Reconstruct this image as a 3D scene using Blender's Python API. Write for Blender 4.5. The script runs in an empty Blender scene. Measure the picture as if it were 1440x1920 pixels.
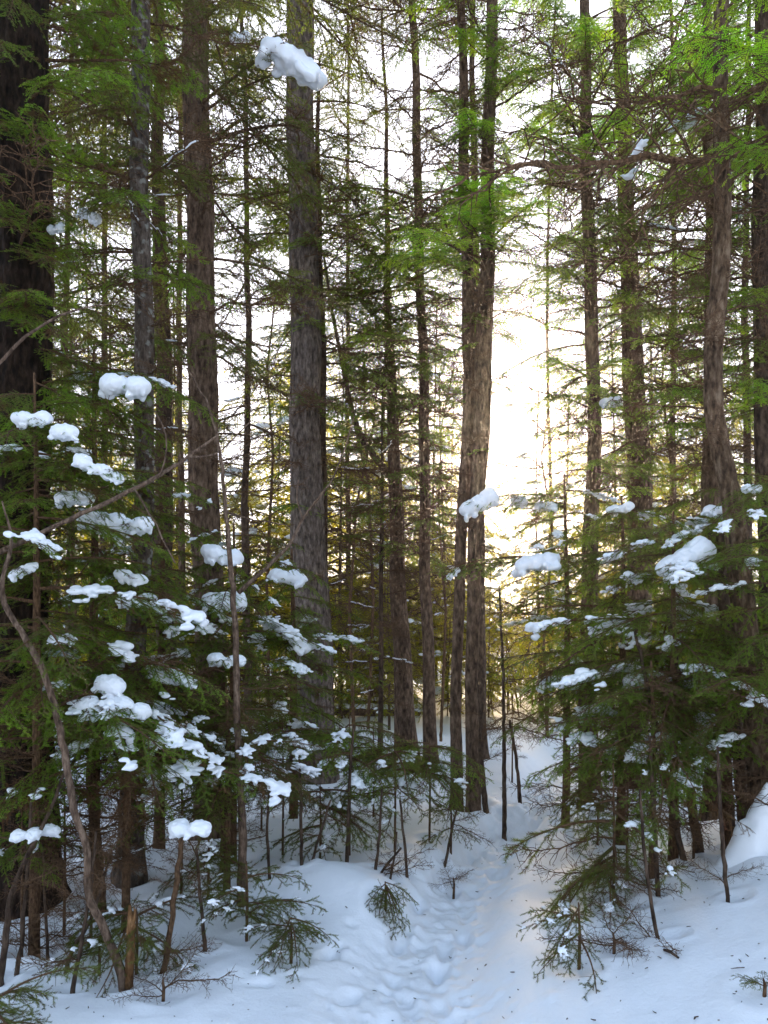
import bpy, math, random
import numpy as np
from mathutils import Matrix, Vector

scene = bpy.context.scene
COL = scene.collection

# ------------------------------------------------------------------ camera
F, CX, HOR, CZ = 1500.0, 720.0, 1150.0, 1.7      # focal length, centre column, horizon row, eye height
cam_d = bpy.data.cameras.new('camera')
cam_d.sensor_fit = 'VERTICAL'
cam_d.sensor_height = 36.0
cam_d.lens = F / 1920.0 * 36.0
cam_d.shift_y = (HOR - 960.0) / 1920.0
cam_d.clip_start = 0.05
cam_d.clip_end = 2000.0
cam = bpy.data.objects.new('camera', cam_d)
cam.location = (0, 0, CZ)
cam.rotation_euler = (math.radians(90), 0, 0)
COL.objects.link(cam)
scene.camera = cam

# ------------------------------------------------------------------ sky and sun
SUN_EL, SUN_AZ = math.radians(12.0), math.radians(8.0)     # azimuth clockwise from +Y
world = bpy.data.worlds.new('World')
scene.world = world
world.use_nodes = True
wn = world.node_tree
bg = wn.nodes['Background']
sky = wn.nodes.new('ShaderNodeTexSky')
sky.sky_type = 'NISHITA'
sky.sun_disc = False
sky.sun_elevation = SUN_EL
sky.sun_rotation = SUN_AZ
sky.air_density = 0.9
sky.dust_density = 2.0
sky.ozone_density = 0.6
# thin bright overcast: evens out the clear sky's glare, c / (1 + c / k)
dv = wn.nodes.new('ShaderNodeVectorMath'); dv.operation = 'DIVIDE'; dv.inputs[1].default_value = (2.2, 2.25, 2.75)
ad = wn.nodes.new('ShaderNodeVectorMath'); ad.operation = 'ADD'; ad.inputs[1].default_value = (1, 1, 1)
qt = wn.nodes.new('ShaderNodeVectorMath'); qt.operation = 'DIVIDE'
wn.links.new(sky.outputs[0], dv.inputs[0]); wn.links.new(dv.outputs[0], ad.inputs[0])
wn.links.new(sky.outputs[0], qt.inputs[0]); wn.links.new(ad.outputs[0], qt.inputs[1])
wn.links.new(qt.outputs[0], bg.inputs[0])
bg.inputs[1].default_value = 0.15
sun_d = bpy.data.lights.new('sun', 'SUN')
sun_d.energy = 1.5
sun_d.angle = math.radians(10)
sun_d.color = (1.0, 0.74, 0.47)
sun = bpy.data.objects.new('sun', sun_d)
sd = Vector((math.sin(SUN_AZ) * math.cos(SUN_EL), math.cos(SUN_AZ) * math.cos(SUN_EL), math.sin(SUN_EL)))
sun.rotation_euler = sd.to_track_quat('Z', 'Y').to_euler()
sun.location = (0, 0, 30)
COL.objects.link(sun)

scene.view_settings.view_transform = 'Standard'
scene.view_settings.look = 'None'
scene.view_settings.gamma = 1.0
scene.view_settings.use_curve_mapping = False
scene.view_settings.exposure = 3.4
scene.cycles.use_denoising = True
scene.cycles.max_bounces = 6
scene.cycles.diffuse_bounces = 3
scene.cycles.transmission_bounces = 4
scene.cycles.sample_clamp_indirect = 6.0

# ------------------------------------------------------------------ helpers
def P(px, py, d):
    return Vector(((px - CX) / F * d, d, CZ - (py - HOR) / F * d))

def PX(px, d): return (px - CX) / F * d
def PZ(py, d): return CZ - (py - HOR) / F * d

def hash2(i, j, s):
    v = np.sin(i * 127.1 + j * 311.7 + s * 74.7) * 43758.5453
    return v - np.floor(v)

def vnoise(x, y, s=0):
    xi, yi = np.floor(x), np.floor(y)
    u, v = x - xi, y - yi
    u, v = u * u * (3 - 2 * u), v * v * (3 - 2 * v)
    a, b = hash2(xi, yi, s), hash2(xi + 1, yi, s)
    c, e = hash2(xi, yi + 1, s), hash2(xi + 1, yi + 1, s)
    return (a * (1 - u) + b * u) * (1 - v) + (c * (1 - u) + e * u) * v - 0.5

PATH = np.array([(0.30, -6.0), (0.22, 2.0), (0.16, 3.4), (0.22, 4.0), (0.42, 4.8), (0.78, 5.7), (1.08, 6.5), (1.45, 7.6), (2.3, 10.0), (4.0, 14.0)])

def path_dist(X, Y):
    cx = np.interp(Y, PATH[:, 1], PATH[:, 0])
    return X - cx

def bump(X, Y, x0, y0, rx, ry, h):
    q = ((X - x0) / rx) ** 2 + ((Y - y0) / ry) ** 2
    return h * np.exp(-q)

def g(X, Y):
    X = np.asarray(X, float); Y = np.asarray(Y, float)
    z = 0.10 * vnoise(X * .5, Y * .5, 1) + 0.10 * vnoise(X * 1.3 + 5, Y * 1.3, 2) * (Y < 40)
    z = z + 0.035 * vnoise(X * 3.1, Y * 3.1, 3)
    p = path_dist(X, Y)
    half = np.interp(Y, [0, 3.2, 5, 6.5, 9, 14], [.45, .42, .27, .22, .3, .5])
    near = np.clip((16 - Y) / 6, 0, 1)
    trench = np.exp(-(p / half) ** 4)
    z = z * (1 - .6 * trench * near) - 0.10 * trench * near
    # bank on the far right that carries the edge trunk, gentle bank on the left
    z = z + 0.42 * np.clip((p - .35) / 1.5, 0, 1) ** 1.3 * np.exp(-((Y - 3.6) / 1.9) ** 2)
    z = z + bump(X, Y, -.34, 4.78, .36, .34, .115) + bump(X, Y, -.12, 4.62, .22, .2, .04) + bump(X, Y, -.62, 4.95, .3, .2, .06)
    z = z + bump(X, Y, -.95, 4.6, .5, .4, .10)
    z = z + bump(X, Y, -1.6, 3.15, .9, .33, .16)
    z = z + bump(X, Y, 1.15, 6.75, .35, .25, .15)
    z = z + bump(X, Y, .3, 6.3, .4, .4, .08)
    z = z + bump(X, Y, -.75, 3.75, .45, .35, .07)
    # the land climbs slowly a good way back
    z = z + np.interp(Y, [0, 22, 45, 80, 150, 400], [0, 0, 1.6, 3.4, 5, 6]) * np.interp(X, [-40, 0, 12, 40], [1.2, 1.0, .45, .5])
    return z

def gz(x, y): return float(g(np.array([x]), np.array([y]))[0])

# ------------------------------------------------------------------ mesh builder
class MB:
    def __init__(self):
        self.v, self.t, self.q, self.tm, self.qm = [], [], [], [], []
        self.n = 0
    def add(self, V, T=None, Q=None, m=0):
        V = np.asarray(V, np.float32).reshape(-1, 3)
        if T is not None and len(T):
            T = np.asarray(T, np.int32).reshape(-1, 3) + self.n
            self.t.append(T); self.tm.append(np.full(len(T), m, np.int32))
        if Q is not None and len(Q):
            Q = np.asarray(Q, np.int32).reshape(-1, 4) + self.n
            self.q.append(Q); self.qm.append(np.full(len(Q), m, np.int32))
        self.v.append(V); self.n += len(V)
    def tube(self, pts, rad, seg=6, m=0, cap=True, twist=0.0):
        pts = np.asarray(pts, float); n = len(pts)
        rad = np.asarray(rad, float) if np.ndim(rad) else np.full(n, float(rad))
        tan = np.gradient(pts, axis=0)
        tan /= np.linalg.norm(tan, axis=1, keepdims=True) + 1e-9
        ref = np.array([0, 0, 1.0]) if abs(tan[:, 2]).mean() < .8 else np.array([1.0, 0, 0])
        a = np.cross(tan, ref); a /= np.linalg.norm(a, axis=1, keepdims=True) + 1e-9
        b = np.cross(tan, a)
        th = np.linspace(0, 2 * math.pi, seg, endpoint=False) + twist
        V = pts[:, None] + rad[:, None, None] * (np.cos(th)[None, :, None] * a[:, None] + np.sin(th)[None, :, None] * b[:, None])
        i = np.arange(n - 1)[:, None] * seg; j = np.arange(seg)[None]; k = (j + 1) % seg
        Q = np.stack([i + j, i + seg + j, i + seg + k, i + k], -1).reshape(-1, 4)
        T = []
        V = V.reshape(-1, 3)
        if cap:
            V = np.vstack([V, pts[-1] + tan[-1] * rad[-1] * .6, pts[0]])
            e = (n - 1) * seg
            T = [(e + s, n * seg, e + (s + 1) % seg) for s in range(seg)] + [(s, (s + 1) % seg, n * seg + 1) for s in range(seg)]
        self.add(V, T, Q, m)
    def arrays(self):
        V = np.concatenate(self.v)
        T = np.concatenate(self.t) if self.t else np.zeros((0, 3), np.int32)
        Q = np.concatenate(self.q) if self.q else np.zeros((0, 4), np.int32)
        tm = np.concatenate(self.tm) if self.tm else np.zeros(0, np.int32)
        qm = np.concatenate(self.qm) if self.qm else np.zeros(0, np.int32)
        return V, T, Q, tm, qm
    def mesh(self, name, mats, smooth=False):
        V, T, Q, tm, qm = self.arrays()
        me = bpy.data.meshes.new(name)
        me.vertices.add(len(V)); me.vertices.foreach_set('co', V.ravel())
        nl = len(T) * 3 + len(Q) * 4
        me.loops.add(nl); me.loops.foreach_set('vertex_index', np.concatenate([T.ravel(), Q.ravel()]).astype(np.int32))
        me.polygons.add(len(T) + len(Q))
        st = np.concatenate([np.arange(len(T)) * 3, len(T) * 3 + np.arange(len(Q)) * 4]).astype(np.int32)
        me.polygons.foreach_set('loop_start', st)
        me.polygons.foreach_set('material_index', np.concatenate([tm, qm]).astype(np.int32))
        me.polygons.foreach_set('use_smooth', np.full(len(T) + len(Q), smooth, bool))
        me.update(calc_edges=True)
        for m in (mats if isinstance(mats, (list, tuple)) else [mats]):
            me.materials.append(m)
        return me

def link(name, me, parent=None, mat=None, loc=None):
    o = bpy.data.objects.new(name, me)
    COL.objects.link(o)
    if parent is not None: o.parent = parent
    if mat is not None: o.matrix_basis = mat
    if loc is not None: o.location = loc
    return o

def tag(o, label=None, cat=None, group=None, kind=None):
    if label: o['label'] = label
    if cat: o['category'] = cat
    if group: o['group'] = group
    if kind: o['kind'] = kind
    return o

# ------------------------------------------------------------------ materials
def mat_new(name):
    m = bpy.data.materials.new(name); m.use_nodes = True
    nt = m.node_tree; nt.nodes.clear()
    return m, nt, nt.nodes, nt.links

def ramp(nodes, stops):
    r = nodes.new('ShaderNodeValToRGB')
    el = r.color_ramp.elements
    while len(el) < len(stops): el.new(.5)
    for e, (p, c) in zip(el, stops):
        e.position = p; e.color = (*c, 1)
    return r

def bark_mat(name, dark, mid, light, scale=1.0, lichen=None, bump_s=.8):
    m, nt, N, L = mat_new(name)
    out = N.new('ShaderNodeOutputMaterial'); b = N.new('ShaderNodeBsdfPrincipled')
    b.inputs['Roughness'].default_value = .92
    b.inputs['Specular IOR Level'].default_value = .15
    tc = N.new('ShaderNodeTexCoord'); mp = N.new('ShaderNodeMapping')
    mp.inputs['Scale'].default_value = (scale, scale, scale * .36)
    L.new(tc.outputs['Object'], mp.inputs['Vector'])
    n1 = N.new('ShaderNodeTexNoise'); n1.inputs['Scale'].default_value = 34; n1.inputs['Detail'].default_value = 6; n1.inputs['Roughness'].default_value = .65
    L.new(mp.outputs[0], n1.inputs['Vector'])
    vo = N.new('ShaderNodeTexVoronoi'); vo.inputs['Scale'].default_value = 30
    L.new(mp.outputs[0], vo.inputs['Vector'])
    n2 = N.new('ShaderNodeTexNoise'); n2.inputs['Scale'].default_value = 3.0; n2.inputs['Detail'].default_value = 4
    L.new(tc.outputs['Object'], n2.inputs['Vector'])
    r = ramp(N, [(.35, dark), (.5, mid), (.66, light)])
    L.new(n1.outputs['Fac'], r.inputs['Fac'])
    col = r.outputs['Color']
    mx = N.new('ShaderNodeMixRGB'); mx.blend_type = 'MULTIPLY'; mx.inputs[0].default_value = .6
    r2 = ramp(N, [(.3, (.45, .42, .4)), (.7, (1.2, 1.15, 1.1))])
    L.new(n2.outputs['Fac'], r2.inputs['Fac'])
    L.new(col, mx.inputs[1]); L.new(r2.outputs['Color'], mx.inputs[2]); col = mx.outputs[0]
    if lichen:
        n3 = N.new('ShaderNodeTexNoise'); n3.inputs['Scale'].default_value = 17; n3.inputs['Detail'].default_value = 5
        L.new(tc.outputs['Object'], n3.inputs['Vector'])
        r3 = ramp(N, [(.56, (0, 0, 0)), (.64, (1, 1, 1))])
        L.new(n3.outputs['Fac'], r3.inputs['Fac'])
        m3 = N.new('ShaderNodeMixRGB'); L.new(r3.outputs['Color'], m3.inputs[0]); L.new(col, m3.inputs[1]); m3.inputs[2].default_value = (*lichen, 1)
        col = m3.outputs[0]
    L.new(col, b.inputs['Base Color'])
    ad = N.new('ShaderNodeMath'); ad.operation = 'ADD'
    L.new(n1.outputs['Fac'], ad.inputs[0]); L.new(vo.outputs['Distance'], ad.inputs[1])
    bp = N.new('ShaderNodeBump'); bp.inputs['Strength'].default_value = bump_s; bp.inputs['Distance'].default_value = .03
    L.new(ad.outputs[0], bp.inputs['Height']); L.new(bp.outputs[0], b.inputs['Normal'])
    L.new(b.outputs[0], out.inputs[0])
    return m

def needle_mat(name, dif, tra, brown=None, tfac=.5, var=.35):
    m, nt, N, L = mat_new(name)
    out = N.new('ShaderNodeOutputMaterial')
    oi = N.new('ShaderNodeObjectInfo'); tc = N.new('ShaderNodeTexCoord')
    n = N.new('ShaderNodeTexNoise'); n.inputs['Scale'].default_value = 7.0; n.inputs['Detail'].default_value = 3
    L.new(tc.outputs['Object'], n.inputs['Vector'])
    def col(c):
        hs = N.new('ShaderNodeHueSaturation'); hs.inputs['Color'].default_value = (*c, 1)
        mr = N.new('ShaderNodeMapRange'); mr.inputs['To Min'].default_value = 1 - var; mr.inputs['To Max'].default_value = 1 + var
        L.new(oi.outputs['Random'], mr.inputs[0]); L.new(mr.outputs[0], hs.inputs['Value'])
        mh = N.new('ShaderNodeMapRange'); mh.inputs['From Min'].default_value = .3; mh.inputs['From Max'].default_value = .7
        mh.inputs['To Min'].default_value = .465; mh.inputs['To Max'].default_value = .52
        L.new(n.outputs['Fac'], mh.inputs[0]); L.new(mh.outputs[0], hs.inputs['Hue'])
        o = hs.outputs[0]
        if brown:
            r = ramp(N, [(.55, (0, 0, 0)), (.66, (1, 1, 1))])
            L.new(n.outputs['Fac'], r.inputs['Fac'])
            mx = N.new('ShaderNodeMixRGB'); L.new(r.outputs['Color'], mx.inputs[0]); L.new(o, mx.inputs[1]); mx.inputs[2].default_value = (*brown, 1)
            o = mx.outputs[0]
        return o
    b = N.new('ShaderNodeBsdfPrincipled'); b.inputs['Roughness'].default_value = .55; b.inputs['Specular IOR Level'].default_value = .25
    t = N.new('ShaderNodeBsdfTranslucent')
    L.new(col(dif), b.inputs['Base Color']); L.new(col(tra), t.inputs['Color'])
    ms = N.new('ShaderNodeMixShader'); ms.inputs[0].default_value = tfac
    L.new(b.outputs[0], ms.inputs[1]); L.new(t.outputs[0], ms.inputs[2])
    L.new(ms.outputs[0], out.inputs[0])
    return m

def snow_mat(name, bscale=60, bstr=.25, ground=False):
    m, nt, N, L = mat_new(name)
    out = N.new('ShaderNodeOutputMaterial'); b = N.new('ShaderNodeBsdfPrincipled')
    b.inputs['Base Color'].default_value = (.84, .86, .90, 1)
    b.inputs['Roughness'].default_value = .7
    b.inputs['Specular IOR Level'].default_value = .25
    tc = N.new('ShaderNodeTexCoord')
    n = N.new('ShaderNodeTexNoise'); n.inputs['Scale'].default_value = bscale; n.inputs['Detail'].default_value = 6; n.inputs['Roughness'].default_value = .65
    L.new(tc.outputs['Object'], n.inputs['Vector'])
    bp = N.new('ShaderNodeBump'); bp.inputs['Strength'].default_value = bstr; bp.inputs['Distance'].default_value = .02
    L.new(n.outputs['Fac'], bp.inputs['Height']); L.new(bp.outputs[0], b.inputs['Normal'])
    if ground:   # scattered flecks of bark and needles lying on the snow
        v = N.new('ShaderNodeTexVoronoi'); v.inputs['Scale'].default_value = 7; v.inputs['Randomness'].default_value = 1
        L.new(tc.outputs['Object'], v.inputs['Vector'])
        r = ramp(N, [(.02, (.2, .14, .09)), (.045, (.84, .86, .90))])
        L.new(v.outputs['Distance'], r.inputs['Fac'])
        L.new(r.outputs['Color'], b.inputs['Base Color'])
    L.new(b.outputs[0], out.inputs[0])
    return m

M = {
    'bark_brown': bark_mat('bark_brown', (.035, .021, .014), (.120, .078, .052), (.23, .16, .115)),
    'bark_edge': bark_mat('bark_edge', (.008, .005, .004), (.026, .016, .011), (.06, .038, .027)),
    'bark_dark': bark_mat('bark_dark', (.024, .015, .011), (.075, .049, .034), (.15, .105, .078)),
    'bark_pale': bark_mat('bark_pale', (.045, .034, .028), (.135, .105, .088), (.25, .205, .18)),
    'bark_lichen': bark_mat('bark_lichen', (.034, .025, .02), (.105, .08, .064), (.20, .165, .14), lichen=(.25, .24, .21)),
    'bark_birch': bark_mat('bark_birch', (.035, .022, .014), (.13, .082, .05), (.26, .19, .13), bump_s=1.0),
    'twig': bark_mat('twig_wood', (.04, .022, .012), (.11, .062, .034), (.19, .115, .066), scale=3, bump_s=.3),
    'stem': bark_mat('stem_bark', (.05, .032, .022), (.13, .085, .06), (.24, .17, .125), scale=2, bump_s=.4),
    'raw_wood': bark_mat('raw_wood', (.07, .034, .015), (.17, .085, .035), (.30, .17, .08), scale=1.5, bump_s=.5),
    'hemlock': needle_mat('hemlock_needles', (.072, .158, .013), (.26, .50, .020), brown=(.125, .066, .020)),
    'spruce': needle_mat('spruce_needles', (.060, .088, .016), (.18, .26, .020), brown=(.115, .060, .020), tfac=.42),
    'cedar': needle_mat('cedar_leaves', (.105, .235, .012), (.38, .66, .020), tfac=.52, var=.45),
    'dry': needle_mat('dry_needles', (.13, .065, .022), (.24, .11, .03), tfac=.45),
    'far_green': needle_mat('far_conifer_needles', (.14, .18, .016), (.62, .62, .030), tfac=.68),
    'far_dark': needle_mat('far_dark_needles', (.05, .065, .016), (.20, .22, .02), brown=(.12, .06, .016), tfac=.4),
    'snow': snow_mat('snow_on_boughs', 45, .22),
    'ground': snow_mat('ground_snow', 38, .3, True),
}

# ------------------------------------------------------------------ terrain: one sheet of snow
def axis_steps(lo, dense0, dense1, hi, d, grow):
    mid = list(np.arange(dense0, dense1, d))
    a, s, x = [], d, dense0
    while x > lo:
        s *= grow; x -= s; a.append(x)
    b, s, x = [], d, mid[-1]
    while x < hi:
        s *= grow; x += s; b.append(x)
    return np.array(a[::-1] + mid + b)

xs = axis_steps(-160, -2.3, 2.5, 160, .017, 1.10)
ys = axis_steps(-30, 2.4, 7.6, 260, .017, 1.06)
GX, GY = np.meshgrid(xs, ys)
GZ = g(GX, GY)
rp = random.Random(5)
def press(x, y, ru, rv, h, a, rim=.25, p=3.0):
    dx, dy = GX - x, GY - y
    m_ = max(ru, rv) * 2.2
    sel = (np.abs(dx) < m_) & (np.abs(dy) < m_)
    u = dx[sel] * math.cos(a) + dy[sel] * math.sin(a); v = -dx[sel] * math.sin(a) + dy[sel] * math.cos(a)
    q = (u / ru) ** 2 + (v / rv) ** 2
    GZ[sel] += h * (-np.exp(-q ** p) + rim * np.exp(-((np.sqrt(q) - 1.3) / .22) ** 2))
y = 2.5
k = 0
while y < 8.5:                             # walkers' prints, heel to toe, left and right
    for w in range(3):
        yy = y + rp.uniform(-.15, .15)
        x = float(np.interp(yy, PATH[:, 1], PATH[:, 0])) + (.09 if (k + w) % 2 else -.09) * rp.uniform(.6, 2.2) - .02
        a = rp.gauss(-.15 if yy > 4 else .05, .25)
        h = rp.uniform(.012, .034)
        press(x, yy, .045, .105, h, a); press(x + math.sin(-a) * .07, yy + .08, .05, .07, h * .5, a)
    y += .27; k += 1
for k in range(620):                       # kicked-up crumbs and scuffs
    y = 2.5 + 5.5 * rp.random() ** 1.3
    x = float(np.interp(y, PATH[:, 1], PATH[:, 0])) + rp.gauss(-.04, .14 if y > 4.4 else .26)
    rr = rp.uniform(.014, .034)
    press(x, y, rr, rr * rp.uniform(.7, 1.6), -rp.uniform(.005, .013) if rp.random() < .6 else rp.uniform(.008, .02), rp.uniform(0, 3), 0, 1.5)
for x, y, h in ((-.27, 3.95, .04), (-.16, 3.62, .035), (-.45, 4.25, .03)):   # single deep prints beside the trail
    press(x, y, .04, .09, h, rp.uniform(-.8, .8), .05)
pd = np.exp(-(path_dist(GX, GY) / .38) ** 4) * (GY < 9)
GZ += pd * (.016 * vnoise(GX * 9, GY * 9, 7) + .020 * vnoise(GX * 16, GY * 16, 8) + .014 * vnoise(GX * 31, GY * 31, 18))
lump = np.clip(vnoise(GX * 1.1, GY * 1.1, 31) * 4, 0, 1)
GZ += (.030 * np.abs(vnoise(GX * 4.3, GY * 4.3, 21)) + .012 * vnoise(GX * 9, GY * 9, 9)) * (GY < 16) * lump * (1 - pd)
GZ += .004 * vnoise(GX * 17, GY * 17, 9) * (GY < 12)
mb = MB()
nx, ny = len(xs), len(ys)
ii = (np.arange(ny - 1)[:, None] * nx + np.arange(nx - 1)[None])
mb.add(np.stack([GX, GY, GZ], -1).reshape(-1, 3), None, np.stack([ii, ii + 1, ii + nx + 1, ii + nx], -1).reshape(-1, 4))
ground = link('ground', mb.mesh('ground', M['ground'], True))
tag(ground, 'deep snow covering the forest floor and the trodden path', None, None, 'structure')

# ------------------------------------------------------------------ bough library
def unit(v): return v / (np.linalg.norm(v, axis=-1, keepdims=True) + 1e-9)

def bough_arrays(seed, kind, fine=True):
    """A bough one metre long growing along +X: (wood MB, needle MB, axis points, twig sample points)."""
    r = np.random.RandomState(seed)
    wood, leaf = MB(), MB()
    n = 16
    t = np.linspace(0, 1, n)
    droop = {'hemlock': .30, 'spruce': .22, 'cedar': .24, 'dead': .10, 'dry': .3, 'fir': .35}[kind] * r.uniform(.6, 1.4)
    rise = {'hemlock': .10, 'spruce': .06, 'cedar': .10, 'dead': .10, 'dry': .05, 'fir': .10}[kind]
    ax = np.stack([t, .05 * np.sin(t * r.uniform(2, 6) + r.uniform(0, 6)) * t, rise * t - droop * t ** 2], -1)
    if kind == 'dead': ax[:, 1] += np.cumsum(r.normal(0, .012, n)); ax[:, 2] += np.cumsum(r.normal(0, .012, n))
    rad = (.0095 * (1 - t) ** .8 + .0016) * (1.5 if kind == 'fir' else 1)
    wood.tube(ax, rad, 5)
    tan = unit(np.gradient(ax, axis=0))
    up = np.array([0, 0, 1.0])
    sec_n = {'hemlock': 34, 'spruce': 30, 'cedar': 36, 'dead': 27, 'dry': 30, 'fir': 15}[kind]
    if not fine: sec_n = int(sec_n * .6)
    ts = np.linspace(.10, .985, sec_n) + r.normal(0, .008, sec_n)
    if kind == 'cedar': ts = np.linspace(.22, .99, sec_n)
    segs = []                                           # (p0, p1, plane side vector, weight)
    for i, tt in enumerate(ts):
        tt = float(np.clip(tt, .02, .995))
        if kind != 'dead' and tt < .93 and r.rand() < .16: continue
        p = np.array([np.interp(tt, t, ax[:, k]) for k in range(3)])
        tg = unit(np.array([np.interp(tt, t, tan[:, k]) for k in range(3)]))
        side = unit(np.cross(up, tg)) * (1 if i % 2 else -1)
        shape = {'hemlock': .42 * (1 - tt) ** .7 * min(1, tt / .22) + .05, 'spruce': .42 * (1 - tt) ** .75 * min(1, tt / .2) + .06,
                 'cedar': .30 * (1 - tt) ** .5 + .08, 'dead': .38 * (1 - tt) ** .6 + .05, 'dry': .36 * (1 - tt) ** .7 + .05, 'fir': .44 * (1 - tt) ** .6 * min(1, tt / .15) + .12}[kind]
        Ls = shape * r.uniform(.42, 1.2)
        ang = math.radians({'dead': 55}.get(kind, 52) - 16 * tt + r.normal(0, 9))
        d = unit(math.cos(ang) * tg + math.sin(ang) * side)
        if kind == 'dead': d = unit(d + np.array([0, 0, r.normal(0, .45)]))
        elif kind in ('spruce', 'fir'): d = unit(d + np.array([0, 0, r.normal(-.05, .22)]))
        else: d = unit(d + np.array([0, 0, r.normal(0, .10)]))
        m = 5
        s = np.linspace(0, 1, m)
        dk = {'hemlock': .35, 'spruce': .30, 'cedar': .42, 'dead': .0, 'dry': .5, 'fir': .35}[kind] * r.uniform(.5, 1.5)
        sp = p + d * (s * Ls)[:, None] - up * (dk * Ls * s ** 2)[:, None]
        if kind == 'dead': sp += np.cumsum(r.normal(0, .012, (m, 3)), 0) * s[:, None] * 2
        wood.tube(sp, (.0048 if kind == 'dead' else .0034) * (1 - s * .7), 3, cap=False)
        for k in range(m - 1): segs.append((sp[k], sp[k + 1], side, 1.0))
        step = {'hemlock': .026, 'spruce': .036, 'cedar': .026, 'dead': .06, 'dry': .03, 'fir': .085}[kind] * (1 if fine else 1.8)
        nt_ = max(1, int(Ls / step))
        for j in range(nt_):
            u = (j + .6 + r.uniform(-.2, .2)) / nt_
            u = float(np.clip(u, .08, .99))
            q = np.array([np.interp(u, s, sp[:, k]) for k in range(3)])
            k = min(int(u * (m - 1)), m - 2)
            g2 = unit(sp[k + 1] - sp[k])
            s2 = unit(np.cross(up, g2)) * (1 if j % 2 else -1)
            Lt = (.34 * Ls * (1 - u) + .028) * r.uniform(.6, 1.2)
            if kind == 'dead': Lt *= 1.3
            if kind == 'fir': Lt = Lt * 1.2 + .06
            a2 = math.radians(50 + r.normal(0, 10))
            d2 = math.cos(a2) * g2 + math.sin(a2) * s2
            d2 = unit(d2 + np.array([0, 0, r.normal(-.05, {'dead': .5, 'spruce': .3, 'fir': .3}.get(kind, .16))]))
            e = q + d2 * Lt
            wood.tube(np.array([q, e]), np.array([.0018, .0009]) * (2.2 if kind == 'fir' else 1) * ((1.7 if kind == 'dead' else 1.0) if fine else 1.6), 3, cap=False)
            segs.append((q, e, s2, .8))
            if kind == 'dead' and r.rand() < .7:
                d3 = unit(d2 + r.normal(0, .55, 3)); e3 = q + d2 * Lt * .6
                wood.tube(np.array([e3, e3 + d3 * Lt * .6]), np.array([.0024, .0013]), 3, cap=False)
    if kind != 'dead':
        segs = [q_ for q_ in segs if r.rand() > .08]
        A = np.array([s[0] for s in segs]); B = np.array([s[1] for s in segs]); S = np.array([s[2] for s in segs])
        sp = {'hemlock': .0062, 'spruce': .0060, 'cedar': .0085, 'dry': .008, 'fir': .0058}[kind]
        ln = {'hemlock': .014, 'spruce': .017, 'cedar': .0145, 'dry': .015, 'fir': .036}[kind]
        wd = {'hemlock': .0054, 'spruce': .0048, 'cedar': .0068, 'dry': .004, 'fir': .0062}[kind]
        if not fine: sp, ln, wd = sp * 2.3, ln * 1.9, wd * 2.2
        l = np.linalg.norm(B - A, axis=1)
        cnt = np.maximum(1, (l / sp * (2.2 if kind in ('spruce', 'fir') else 2)).astype(int))
        idx = np.repeat(np.arange(len(A)), cnt)
        off = np.concatenate([np.linspace(0.02, 1, c) for c in cnt])
        tg = unit(B - A)[idx]
        p = A[idx] + (B - A)[idx] * off[:, None]
        side = unit(np.cross(np.array([0, 0, 1.0]), tg))
        nn = np.cross(tg, side)
        sg = np.where(np.arange(len(idx)) % 2 == 0, 1.0, -1.0)
        if kind in ('spruce', 'fir'):
            th = r.uniform(0, 2 * math.pi, len(idx))
            sd_ = np.cos(th)[:, None] * side + np.sin(th)[:, None] * nn
        else:
            sd_ = unit(side * sg[:, None] + nn * r.normal(0, .25, len(idx))[:, None])
        ca = {'spruce': .62, 'fir': .7, 'cedar': .75}.get(kind, .45)
        d = unit(tg * ca + sd_ * math.sqrt(1 - ca * ca) + r.normal(0, .12, (len(idx), 3)))
        Ln = (ln * r.uniform(.7, 1.2, len(idx)))[:, None]
        if kind == 'cedar':     # scale-leaf tips: small kites
            w = tg * .0 + unit(np.cross(d, nn)) * wd * .5
            V = np.stack([p, p + d * Ln * .55 + w, p + d * Ln, p + d * Ln * .55 - w], 1).reshape(-1, 3)
            leaf.add(V, None, np.arange(len(V)).reshape(-1, 4), 0)
        else:
            V = np.stack([p - tg * wd * .5, p + tg * wd * .5, p + d * Ln], 1).reshape(-1, 3)
            leaf.add(V, np.arange(len(V)).reshape(-1, 3), None, 0)
    return wood, leaf, ax, np.array([s[1] for s in segs])

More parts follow.
